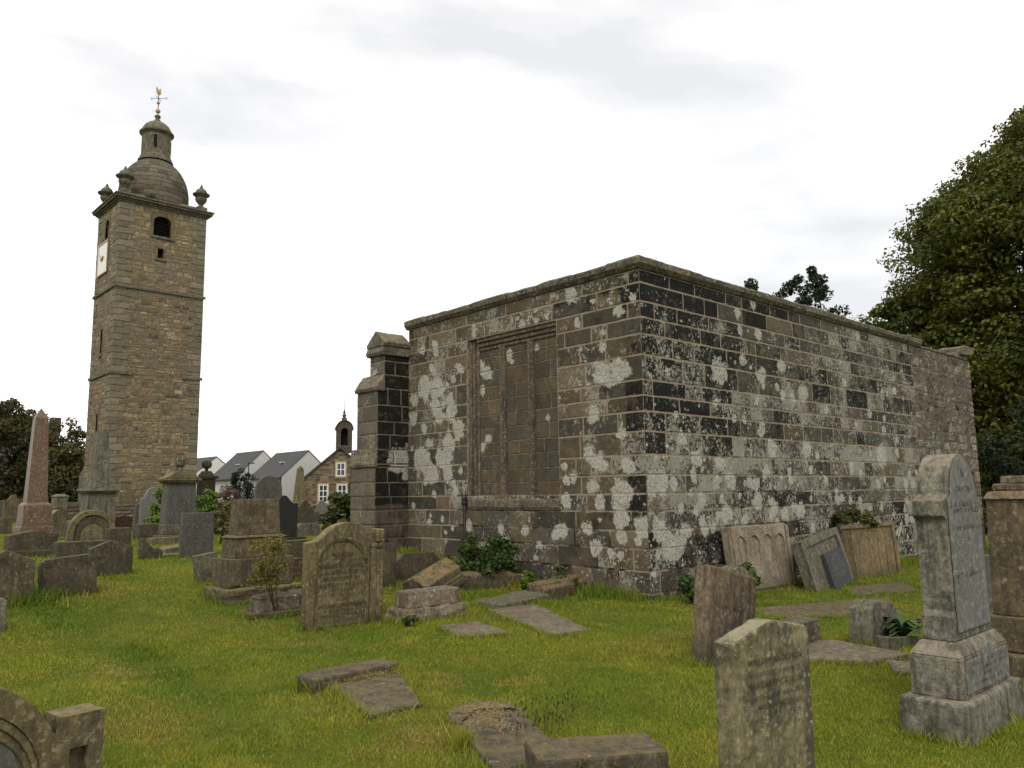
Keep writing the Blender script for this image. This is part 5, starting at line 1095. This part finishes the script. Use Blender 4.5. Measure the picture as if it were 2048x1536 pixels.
def urnmon():
    x, y = 8.2, 22.3; o = thing('memorial', 'grey inscribed memorial with pediment and broken stone urn', 'memorial', (x, y, G(x, y)))
    b = B(); b.tier(1.25, .75, -.15, .12); b.ok('plinth', 'sand', o, bevel=.02, rough=.02)
    b = B(); b.tier(.98, .55, .122, .40); b.ok('base', 'grey', o, bevel=.02)
    b = B(); b.tier(.84, .42, .402, 1.48, .76, .38); sh = b.ok('shaft', 'slate', o, bevel=.01)
    worn_part(sh, [(1.36 - .06*k, .26, .026) for k in range(14)], -.222, 'letter_w', seed=6, keep=.4)
    b = B(); b.tier(.86, .48, 1.482, 1.55, .98, .56); b.tier(1.0, .58, 1.552, 1.60); b.prism([(-.5, 1.602), (.5, 1.602), (.16, 1.80), (-.16, 1.80)], -.28, .28); b.ok('pediment', 'sand', o, bevel=.012)
    b = B(); b.box(-.10, .12, -.10, .10, 1.802, 1.86); b.lathe([(.09, 1.86), (.07, 1.92), (.13, 1.98), (.155, 2.12), (.13, 2.22), (.09, 2.26), (.11, 2.28)], 14); b.tube([(.13, 0, 2.02), (.22, 0, 2.06), (.21, 0, 2.16), (.14, 0, 2.18)], [.02]*4, 6); b.box(-.16, -.11, -.05, .05, 1.86, 2.24); b.ok('urn', 'grey', o, bevel=.008)
    foot(x, y, 1.25, .75)
urnmon()
def obelisk(label, x, y, mat, tiers, shaft, cap, rows=None, bmat=None):
    o = thing('obelisk', label, 'obelisk', (x, y, G(x, y))); bmat = bmat or mat
    for k, (w1, z0, z1, w2, nm) in enumerate(tiers):
        b = B(); b.tier(w1, w1, z0, z1, w2, w2); b.ok(nm, bmat, o, bevel=.012)
    w1, z0, z1, w2 = shaft; b = B(); b.tier(w1, w1, z0, z1, w2, w2)
    if cap: b.frus((-w2/2, w2/2, -w2/2, w2/2), (-.005, .005, -.005, .005), z1, cap)
    sh = b.ok('shaft', mat, o, bevel=.006)
    if rows: worn_part(o, rows, -tiers[1][0]/2 - .004, 'letter', seed=8, keep=.5)
    foot(x, y, tiers[0][0], tiers[0][0])
obelisk('polished pink granite obelisk at the left edge', 5.28, 24.7, 'pinkgranite', [(.84, -.1, .36, .80, 'base'), (.70, .40, .93, .66, 'die'), (.72, .36, .40, .70, 'band'), (.66, .93, 1.0, .52, 'chamfer')], (.49, 1.0, 3.27, .31), 3.55, rows=[(.82, .12, .03), (.75, .2, .025), (.69, .2, .025)])
def obel2():
    obelisk('grey mossy obelisk on square pedestal in front of the steeple', 7.86, 28.4, 'grey', [(1.0, -.1, .15, 1.0, 'plinth'), (.86, .152, 1.25, .82, 'die'), (.90, 1.252, 1.33, 1.02, 'moulding'), (1.06, 1.332, 1.42, 1.02, 'cornice'), (.72, 1.422, 1.68, .66, 'block')], (.52, 1.682, 3.27, .33), None)
obel2()
hs('thick lichen mottled roundel headstone right of the pink obelisk', 6.3, 26.6, .48, .80, .22, 'arch', 'speckled', rz=25)
hs('pinkish round topped headstone half hidden behind the lichen mottled roundel', 6.95, 29.4, .55, .86, .15, 'arch', 'pinkbrown')
def archedst():
    x, y = 5.80, 21.4; t_ = .22; o = thing('headstone', 'round arched mossy headstone with thick rim near the pink obelisk', 'headstone', (x, y, G(x, y)), 0, 0, 2)
    P = prof('arch', 1.06, .84); b = B(); b.prism(P, -t_/2 + .05, t_/2); b.ok('tablet', 'sand', o, bevel=.012, rough=.012)
    inn = [(-.40, .02), (.40, .02), (.40, .30)] + arc(0, .30, .40, 4, 176, 14, .42) + [(-.40, .30)]
    b = B(); b.plate(P, inn, -t_/2, -t_/2 + .049); b.ok('rim', 'sand', o, bevel=.012, rough=.012, lv=2)
    b = B(); b.plate([(p*.93, .03 + (q-.03)*.93) for p, q in inn], [(p*.70, .05 + (q-.03)*.70) for p, q in inn], -t_/2 + .03, -t_/2 + .049); b.ok('inner_arch', 'dark', o, bevel=.01)
    foot(x, y, 1.06, t_)
archedst()
hs('dark square block right of the round arched mossy headstone', 5.85, 19.3, .46, .42, .35, 'flat', 'dark')
hs('low chest tomb end with pale worn top in front of the round arched headstone', 4.35, 16.5, .85, .32, .3, 'flat', 'dark', rough=.03)
hs('low block with broken pediment in front of the pink obelisk', 3.82, 17.8, .84, .50, .4, 'gable', 'dark', rough=.025, base=(.96, .55, .13))
hs('dark gable topped headstone on the left lawn edge', 3.98, 13.5, .62, .54, .15, 'gable', 'dark', rough=.02)
hs('low wide dark headstone with rounded corners tilting left', 3.08, 12.15, .68, .52, .17, 'round', 'dark', ry=-5, rough=.025)
hs('brown gable topped headstone with hood edge at the left edge', 2.28, 11.95, .66, .68, .17, 'gable', 'brown', ry=-1, rough=.025)
hs('grey corner of a squat headstone cut by the left edge', 1.82, 10.55, .46, .36, .2, 'round', 'grey', rough=.02)
def brokenst():
    x, y = 5.17, 15.35; o = thing('headstone', 'broken jagged headstone stump beside the slate headstone', 'headstone', (x, y, G(x, y)))
    b = B(); b.prism([(-.19, -.15), (.19, -.15), (.19, .16), (.12, .22), (.02, .20), (-.06, .30), (-.14, .38), (-.19, .40)], -.09, .09); b.ok('stump', 'dark', o, bevel=.015, rough=.04, rs=.08); foot(x, y, .38, .18)
brokenst()
flat('long pale kerb slab lying behind the broken stump', [(5.55, 16.6), (7.3, 18.6), (7.5, 18.4), (5.8, 16.35)], .12, 'slab')
flat('pale grave kerb in front of the urn memorial', [(6.6, 19.6), (7.9, 19.9), (8.0, 20.15), (6.6, 19.9)], .16, 'slab')
flat('worn step slab left of the slate headstone', [(5.5, 15.75), (6.0, 15.65), (6.1, 15.95), (5.55, 16.05)], .06, 'slab')
hs('dark stained low chest tomb left of the urn memorial', 7.62, 22.4, .78, .42, .5, 'flat', 'dark', name='chest_tomb', cat='tomb')
hs('grey shouldered round headstone behind the bright elder bush', 10.5, 31.0, .92, 1.50, .18, 'shoulder', 'granite')
hs('red brown low gabled stone near the foot of the steeple', 8.95, 29.3, .60, .52, .3, 'lowgable', 'redstone')
hs('tall narrow brown tablet standing at the foot of the steeple', 12.25, 39.8, .66, 1.35, .2, 'flat', 'sand')
hs('narrow dark slate headstone at the steeple foot', 10.45, 32.3, .36, .95, .14, 'lowgable', 'slate')
hs('small boulder like tomb in the grass behind the lichen mottled roundel', 8.1, 31.5, .6, .38, .4, 'chamfer', 'brown', rough=.05)
hs('tall grey round headed headstone in front of the white houses', 14.55, 30.0, 1.08, 1.90, .2, 'arch', 'slate', rows=[(1.4 - .08*k, .32, .03) for k in range(9)])
obelisk('slim weathered obelisk standing in front of the white gable', 16.6, 31.4, 'sand', [(.74, -.1, .75, .66, 'die'), (.84, .752, .85, .7, 'moulding')], (.42, .852, 2.25, .2), 2.38)
hs('dark headstone with curly scrolled top beyond the black granite one', 11.7, 21.8, .72, .98, .18, 'wavy', 'dark', ry=1)
hs('low lichen spotted stone with clipped corners behind the arched headstone', 10.95, 20.1, .68, .36, .22, 'chamfer', 'grey')
hs('tan lichened headstone squeezed left of the curly scrolled headstone', 12.4, 24.4, .55, .92, .16, 'segment', 'speckled')
hs('grey headstone with shallow ogee top beyond the lichen spotted stone', 15.6, 27.7, .72, .92, .16, 'ogee', 'granite')
hs('low grey slab headstone right of the curly scrolled headstone', 14.0, 25.6, .62, .55, .16, 'flat', 'slate')
hs('small dark round headstone far beyond the black granite one', 15.1, 31.6, .5, .88, .16, 'arch', 'dark')
hs('second small dark round headstone far left of the slim obelisk base', 16.0, 33.2, .62, .95, .16, 'arch', 'brown')
hs('brown knob topped headstone at the stone hall corner', 19.2, 33.0, .55, 1.05, .16, 'shoulder', 'brown')
hs('pale tablet far behind the laurel bush', 20.2, 32.0, .6, .8, .16, 'segment', 'grey')
hs('grey round headed headstone at the far left edge', 9.7, 52.5, .75, 1.10, .2, 'arch', 'slate')
hs('tan capped headstone second from the left edge in the distance', 9.0, 46.6, .78, 1.36, .3, 'ogee', 'brown')
hs('grey headstone top showing left behind the pink obelisk', 9.5, 43.5, .7, 1.45, .2, 'arch', 'grey')
hs('low brown headstone left of the pink obelisk', 5.6, 31.0, .8, .55, .2, 'round', 'brown')
hs('small dark kerbed stone at the left edge beside the pink obelisk', 3.9, 26.5, 1.3, .42, .4, 'flat', 'dark')
hs('rounded brown headstone beyond the granite memorial by the chapel end', 23.2, 6.4, .95, 1.9, .25, 'arch', 'brown')
hs('small slate grey headstone between the two right memorials', 11.6, 3.62, .42, .75, .12, 'flat', 'slate', base=(.6, .3, .22))
hs('leaning grey headstone behind the brown memorial at right', 15.0, 4.0, .6, 1.55, .16, 'gable', 'grey')
flat('pale slab in the shade beyond the granite memorial', [(13.0, 4.2), (14.5, 4.6), (15.4, 4.2), (14.2, 3.9)], .06, 'slab')
def ruinwall():
    t = thing('ruined_wall', 'low ruined rubble wall between the pink obelisk and the steeple', 'wall', (9.3, 37.8, .45)); rng = np.random.default_rng(8)
    b = B(); b.box(0, 2.7, .05, .5, -.3, 1.02); b.ok('core', 'tmortar', t, bevel=0)
    W = Wall(); zs = list(np.arange(-.2, 1.08, .16)); W.rows(lambda u, z, d: np.stack([u, .05-d, z], -1), 0, 2.7, zs, (.2, .5), .025, rng, lambda u, z, r: tuple(np.array([(.13, .10, .07), (.09, .075, .05), (.17, .14, .09)][r.integers(3)])*r.uniform(.7, 1.2)), lambda u, z, r: (lambda U, Z: np.stack([0*U-.4, 0*U+.2, 0*U+.1], -1)), bev=.03, bulge=(.03, .02), step=.15, jit=.02)
    W.ok('rubble_face', 'tower', t)
    b = B(); b.box(-.5, 0, 0, .6, -.3, 1.25); b.frus((-.55, .05, -.05, .65), (-.4, -.1, .1, .5), 1.252, 1.36); b.ok('end_pier', 'grey', t, bevel=.03, rough=.05)
ruinwall()
def pillar():
    o = thing('gate_pillar', 'dark stone gate pillar with ball finial beside the white houses', 'pillar', (22.3, 55.7, .5)); b = B(); b.tier(.95, .95, -.1, 2.35); b.tier(1.25, 1.25, 2.352, 2.55); b.tier(.9, .9, 2.552, 2.9, .5, .5); b.ok('shaft', 'dark', o, bevel=.03)
    b = B(); b.lathe([(.1, 2.9), (.12, 3.05), (.3, 3.15), (.36, 3.35), (.3, 3.55), (.1, 3.66)], 14); b.ok('ball_finial', 'brown', o, bevel=0, smooth=True)
pillar()
o = thing('lamp_post', 'slim grey lamp post in front of the white houses', 'lamp post', (29.0, 63.7, .5)); b = B(); b.tube([(0, 0, -.2), (0, 0, 3.8)], [.06, .045], 8); b.ok('pole', 'slate', o, bevel=0); b = B(); b.box(-.1, .5, -.08, .08, 3.8, 3.9); b.ok('lamp_head', 'slate', o, bevel=.02)
# foreground low stones
o = thing('fallen_stone', 'long flat block with straw on the grass left of centre', 'kerb block', (3.82, 6.25, G(3.82, 6.25)), 4, 0, 0)
b = B(); b.box(-.46, .42, -.15, .15, -.08, .11); b.ok('block', 'dslab', o, bevel=.02, rough=.02); foot(3.82, 6.25, .86, .28, 4, .8)
flat('dark flat grave slab with cut straw below the long flat block', [(3.25, 5.05), (3.72, 5.06), (4.2, 6.05), (3.52, 6.08)], .035, 'dslab')
def roundgrave():
    o = thing('fallen_headstone', 'fallen round headed headstone sunk in the grass at the bottom', 'headstone', (3.74, 4.18, G(3.74, 4.18)), -26, 0, 0)
    pts = [(-.27, -.78), (.20, -.70), (.24, .25)] + arc(-.03, .27, .28, 8, 172, 16, .36) + [(-.31, .25)]
    b = B(); b.slab(pts, -.1, .045); b.ok('slab', 'dslab', o, bevel=.015, rough=.025)
    rim = arc(-.03, .27, .28, 12, 205, 18, .36) + arc(-.03, .27, .235, 205, 12, 18, .305); b = B(); b.slab(rim, .0, .062); b.ok('raised_rim', 'dslab', o, bevel=.012, rough=.02, lv=2)
    ca, sa = math.cos(math.radians(-26)), math.sin(math.radians(-26)); FLATS.append([(3.74 + p*ca - q*sa, 4.18 + p*sa + q*ca) for p, q in pts])
roundgrave()
o = thing('pedestal', 'dark mossy block at the foot of the fallen round headstone', 'stone block', (3.62, 3.17, G(3.62, 3.17)), -33)
b = B(); b.box(-.44, .30, -.19, .19, -.1, .17); b.ok('block', 'dslab', o, bevel=.02, rough=.02)
b = B(); r = np.random.default_rng(4); foot(3.56, 3.21, .74, .37, -33)
leaves('moss', [(-.05 + .10*r.normal(), -.20, .05 + .04*r.normal(), .035) for k in range(16)], 70, .014, [(.06, .055, .012), (.13, .10, .03)], o, 9)
# ------------------------------------------------------------------ grass
def inpoly(x, y, P):
    c = np.zeros(len(x), bool); n = len(P)
    for i in range(n):
        x0, y0 = P[i]; x1, y1 = P[(i+1) % n]
        if y0 == y1: continue
        k = ((y0 > y) != (y1 > y)) & (x < (x1-x0)*(y-y0)/(y1-y0) + x0); c ^= k
    return c
def build_grass():
    r = np.random.default_rng(99); X = []; Y = []; Hh = []; Wd = []; Dr = []
    def ring(n, a, b_, h, wk):
        rad = np.sqrt(r.uniform(a*a, b_*b_, n)); th = PH + r.uniform(-.67, .67, n)
        X.append(rad*np.cos(th)); Y.append(rad*np.sin(th)); Hh.append(h[0] + (h[1]-h[0])*r.random(n)**1.6); Wd.append(.0022 + wk*rad); Dr.append(np.zeros(n))
    ring(150000, 3.3, 6.2, (.012, .036), .00055); ring(170000, 6.2, 10, (.015, .040), .00055); ring(150000, 10, 17, (.018, .045), .0006); ring(110000, 17, 32, (.022, .055), .0007)
    # unmown fringe at the feet of stones
    for fx, fy, hw, hd, rz, k in FOOT:
        d_ = math.hypot(fx, fy)
        if d_ > 26: continue
        n = int(260*k*(hw + hd)*2*min(1, 12/d_)); s = r.random(n)*2*(hw+hd)*2
        side = r.integers(0, 4, n); t_ = r.uniform(-1, 1, n); off = np.abs(r.normal(0, .045, n)) + .004
        u = np.where(side == 0, t_*hw, np.where(side == 1, t_*hw, np.where(side == 2, hw + off, -hw - off)))
        v = np.where(side == 0, -hd - off, np.where(side == 1, hd + off, t_*hd))
        X.append(fx + u*math.cos(rz) - v*math.sin(rz)); Y.append(fy + u*math.sin(rz) + v*math.cos(rz))
        Hh.append(r.uniform(.05, .15, n)*(.5 + .8*vn(X[-1]*3, Y[-1]*3, 2))); Wd.append(np.full(n, .0026 + .0005*d_)); Dr.append(np.full(n, .5))
    # turf creeping over the edges of the sunken slabs
    for P in FLATS:
        for (x0, y0), (x1, y1) in zip(P, P[1:] + P[:1]):
            ln = math.hypot(x1-x0, y1-y0); d_ = math.hypot(x0, y0); n = int(420*ln*min(1, 9/d_)); f = r.random(n)
            nx_, ny_ = (y1-y0)/ln, -(x1-x0)/ln; cxp, cyp = np.mean(P, 0); sg = 1 if (x0-cxp)*nx_ + (y0-cyp)*ny_ > 0 else -1
            off = r.normal(.012, .035, n) - .05*(vn(f*ln*5, f*0 + x0*7, 3) > .66)
            X.append(x0 + (x1-x0)*f + nx_*sg*off); Y.append(y0 + (y1-y0)*f + ny_*sg*off); Hh.append(r.uniform(.035, .10, n)); Wd.append(np.full(n, .0024 + .0005*d_)); Dr.append(np.full(n, .6))
    # along the chapel walls
    n = 5200; u = r.uniform(0, 13.5, n); X.append(KX + u); Y.append(KY - .05 - np.abs(r.normal(0, .12, n))); Hh.append(r.uniform(.05, .2, n)*(.4 + vn(u*2, u*0, 3))); Wd.append(np.full(n, .008)); Dr.append(np.full(n, .5))
    n = 3200; u = r.uniform(0, 7, n); X.append(KX - .05 - np.abs(r.normal(0, .14, n))); Y.append(KY + u); Hh.append(r.uniform(.05, .26, n)*(.4 + vn(u*2, u*0, 5))); Wd.append(np.full(n, .008)); Dr.append(np.full(n, .5))
    # tufts: hollows, slab ends, graves
    for tx, ty, tr, n, h in [(2.96, 8.3, .25, 400, .07), (2.35, 5.3, .3, 500, .065), (4.2, 6.15, .12, 260, .17), (3.45, 6.3, .15, 260, .13), (3.38, 4.15, .10, 300, .14), (3.75, 4.05, .16, 600, .13), (4.0, 4.25, .12, 300, .12), (2.55, 12.0, .35, 700, .25), (2.9, 12.2, .2, 300, .22), (5.6, 10.0, .35, 800, .22), (8.1, 8.2, .3, 500, .14), (7.9, 2.95, .2, 400, .16), (9.6, 8.6, .35, 700, .25), (9.2, 9.6, .4, 700, .22), (13.9, 6.5, .4, 400, .16), (9.3, 13.1, .5, 700, .32), (7.6, 9.5, .25, 500, .2), (3.1, 9.2, .4, 500, .09), (2.6, 10.6, .4, 500, .09), (10.2, 6.6, .3, 300, .2), (5.05, 8.2, .5, 500, .08)]:
        a = r.random(n)*6.28; q = tr*np.abs(r.normal(0, .6, n)); X.append(tx + q*np.cos(a)); Y.append(ty + q*np.sin(a)); Hh.append(h*(.4 + .6*r.random(n))); dd = math.hypot(tx, ty); Wd.append(np.full(n, .0028 + .0005*dd)); Dr.append(np.full(n, .6))
    X, Y, Hh, Wd, Dr = map(np.concatenate, (X, Y, Hh, Wd, Dr))
    bad = (X > KX - .01) & (Y > KY - .01) & (X < KX + 14.4) & (Y < KY + 6.9) | ((X > KX - .82) & (X < KX + .1) & (Y > 13.45) & (Y < 14.35))
    for P in FLATS:
        c = np.mean(P, 0); sh = [(c[0] + (p[0]-c[0])*.88, c[1] + (p[1]-c[1])*.88) for p in P]; bad |= inpoly(X, Y, sh)
    for fx, fy, hw, hd, rz, k in FOOT:
        dx, dy = X - fx, Y - fy; u = dx*math.cos(rz) + dy*math.sin(rz); v = -dx*math.sin(rz) + dy*math.cos(rz); bad |= (np.abs(u) < hw - .004) & (np.abs(v) < hd - .004)
    k = ~bad; X, Y, Hh, Wd, Dr = X[k], Y[k], Hh[k], Wd[k], Dr[k]; n = len(X)
    Z = Gv(X, Y) - .004
    m1 = fbm(X*.62, Y*.62, 31); m2 = fbm(X*2.3, Y*2.3, 37); m3 = vn(X*9, Y*9, 41)
    Hh = Hh*(.5 + .75*np.clip(m2, 0, 1))
    az = r.random(n)*6.28; ln = np.abs(r.normal(.5, .35, n))*Hh; wx, wy = -np.sin(az)*Wd, np.cos(az)*Wd
    tw = r.random(n)*6.28
    tip = np.stack([X + np.cos(tw)*ln, Y + np.sin(tw)*ln, Z + Hh], -1)
    V = np.stack([np.stack([X - wx, Y - wy, Z], -1), np.stack([X + wx, Y + wy, Z], -1), tip], 1).reshape(-1, 3)
    A_ = np.array
    g0, g1, g2, st = A_([.140, .200, .016]), A_([.225, .250, .022]), A_([.285, .275, .036]), A_([.36, .26, .085])
    f = sst(.32, .66, m1*.65 + m2*.35)[:, None]; col = g0*(1-f) + g1*f
    f = (sst(.55, .75, m2)*.7*(Dr < .4))[:, None]; col = col*(1-f) + g2*f
    ps = np.clip(sst(.52, .72, fbm(X*.9 + 7, Y*.9, 51))*.30 + .03, 0, .5)*np.where(Dr > .4, .35, 1)
    pth = np.exp(-((X - (2.75 + .18*np.sin(Y*.9)))/.32)**2)*sst(4.5, 6, Y)*(1 - sst(13, 15, Y)); col = col*(1 - A_([.55, .30, .3])*(pth*np.clip(.3 + m2, 0, 1))[:, None])
    for sx_, sy_, sr_ in ((3.5, 12.2, .5), (1.55, 3.9, .35), (2.5, 8.3, .5), (4.7, 5.6, .5), (1.9, 6.2, .5), (3.0, 4.6, .4)): ps = np.clip(ps + .45*np.exp(-((X-sx_)**2 + (Y-sy_)**2)/sr_**2)*(m2 > .42), 0, .7)
    s_ = (r.random(n) < ps)[:, None]; col = np.where(s_, st*(.6 + .5*r.random(n)[:, None]), col)
    col = col*(.80 + .4*r.random(n)[:, None])*(.88 + .24*m3[:, None])
    Cc = np.repeat(col, 3, 0)
    o = arrmesh('grass', V, np.arange(3*n), 'blade', None, {'Col': Cc}, tri=True); o['kind'] = 'stuff'; o['label'] = 'short mown graveyard grass with longer fringes round the stones'
build_grass()
def straw(name, label, spots, seed):
    r = np.random.default_rng(seed); V = []
    for x, y, z, rx_, ry_, n in spots:
        for _ in range(n):
            a = r.random()*6.28; px, py = x + r.normal()*rx_, y + r.normal()*ry_; ln = r.uniform(.03, .09); w_ = .0022
            dx, dy = math.cos(a)*ln, math.sin(a)*ln; zz_ = z + r.random()*.02
            V += [(px - dy/ln*w_, py + dx/ln*w_, zz_), (px + dy/ln*w_, py - dx/ln*w_, zz_), (px + dx, py + dy, zz_ + r.uniform(-.004, .02))]
    o = arrmesh(name, V, np.arange(len(V)), 'straw', None, tri=True); o['kind'] = 'stuff'; o['label'] = label
g_ = lambda x, y: G(x, y)
straw('dry_cuttings', 'dry straw coloured grass cuttings lying on the sunken slabs', [(3.85, 6.1, g_(3.85, 6.1)+.045, .17, .07, 420), (3.85, 4.5, g_(3.85, 4.5)+.06, .13, .12, 420), (3.65, 4.2, g_(3.65, 4.2)+.06, .08, .12, 160), (7.5, 8.2, g_(7.5, 8.2)+.04, .25, .08, 320), (8.0, 8.35, g_(8, 8.3)+.1, .2, .06, 140), (5.0, 10.05, g_(5, 10)+.25, .10, .06, 160), (9.7, 5.4, .03, .4, .2, 300), (13.6, 6.0, -.05, .4, .2, 250)], 6)
def docks():
    x, y = 3.92, 3.95; t = thing('seed_heads', 'dry brown plantain stalks with seed heads beside the fallen round headstone', 'weeds', (x, y, G(x, y))); r = np.random.default_rng(12); b = B(); h = B()
    for k in range(60):
        px, py = r.normal()*.2, r.normal()*.07; q = r.uniform(.08, .22); lx, ly = r.normal()*.05, r.normal()*.04
        b.tube([(px, py, -.02), (px + lx*.4, py + ly*.4, q*.6), (px + lx, py + ly, q)], [.0010, .0008, .0006], 4)
        h.lathe([(.001, 0), (.0045, .006), (.0045, .018), (.001, .026)], 6, (px + lx, py + ly, q - .004))
    q = b.ok('stalks', 'bark', t, bevel=0); o = h.ok('seed_heads', 'bark', t, bevel=0); q['kind'] = 'stuff'; o['kind'] = 'stuff'
docks()
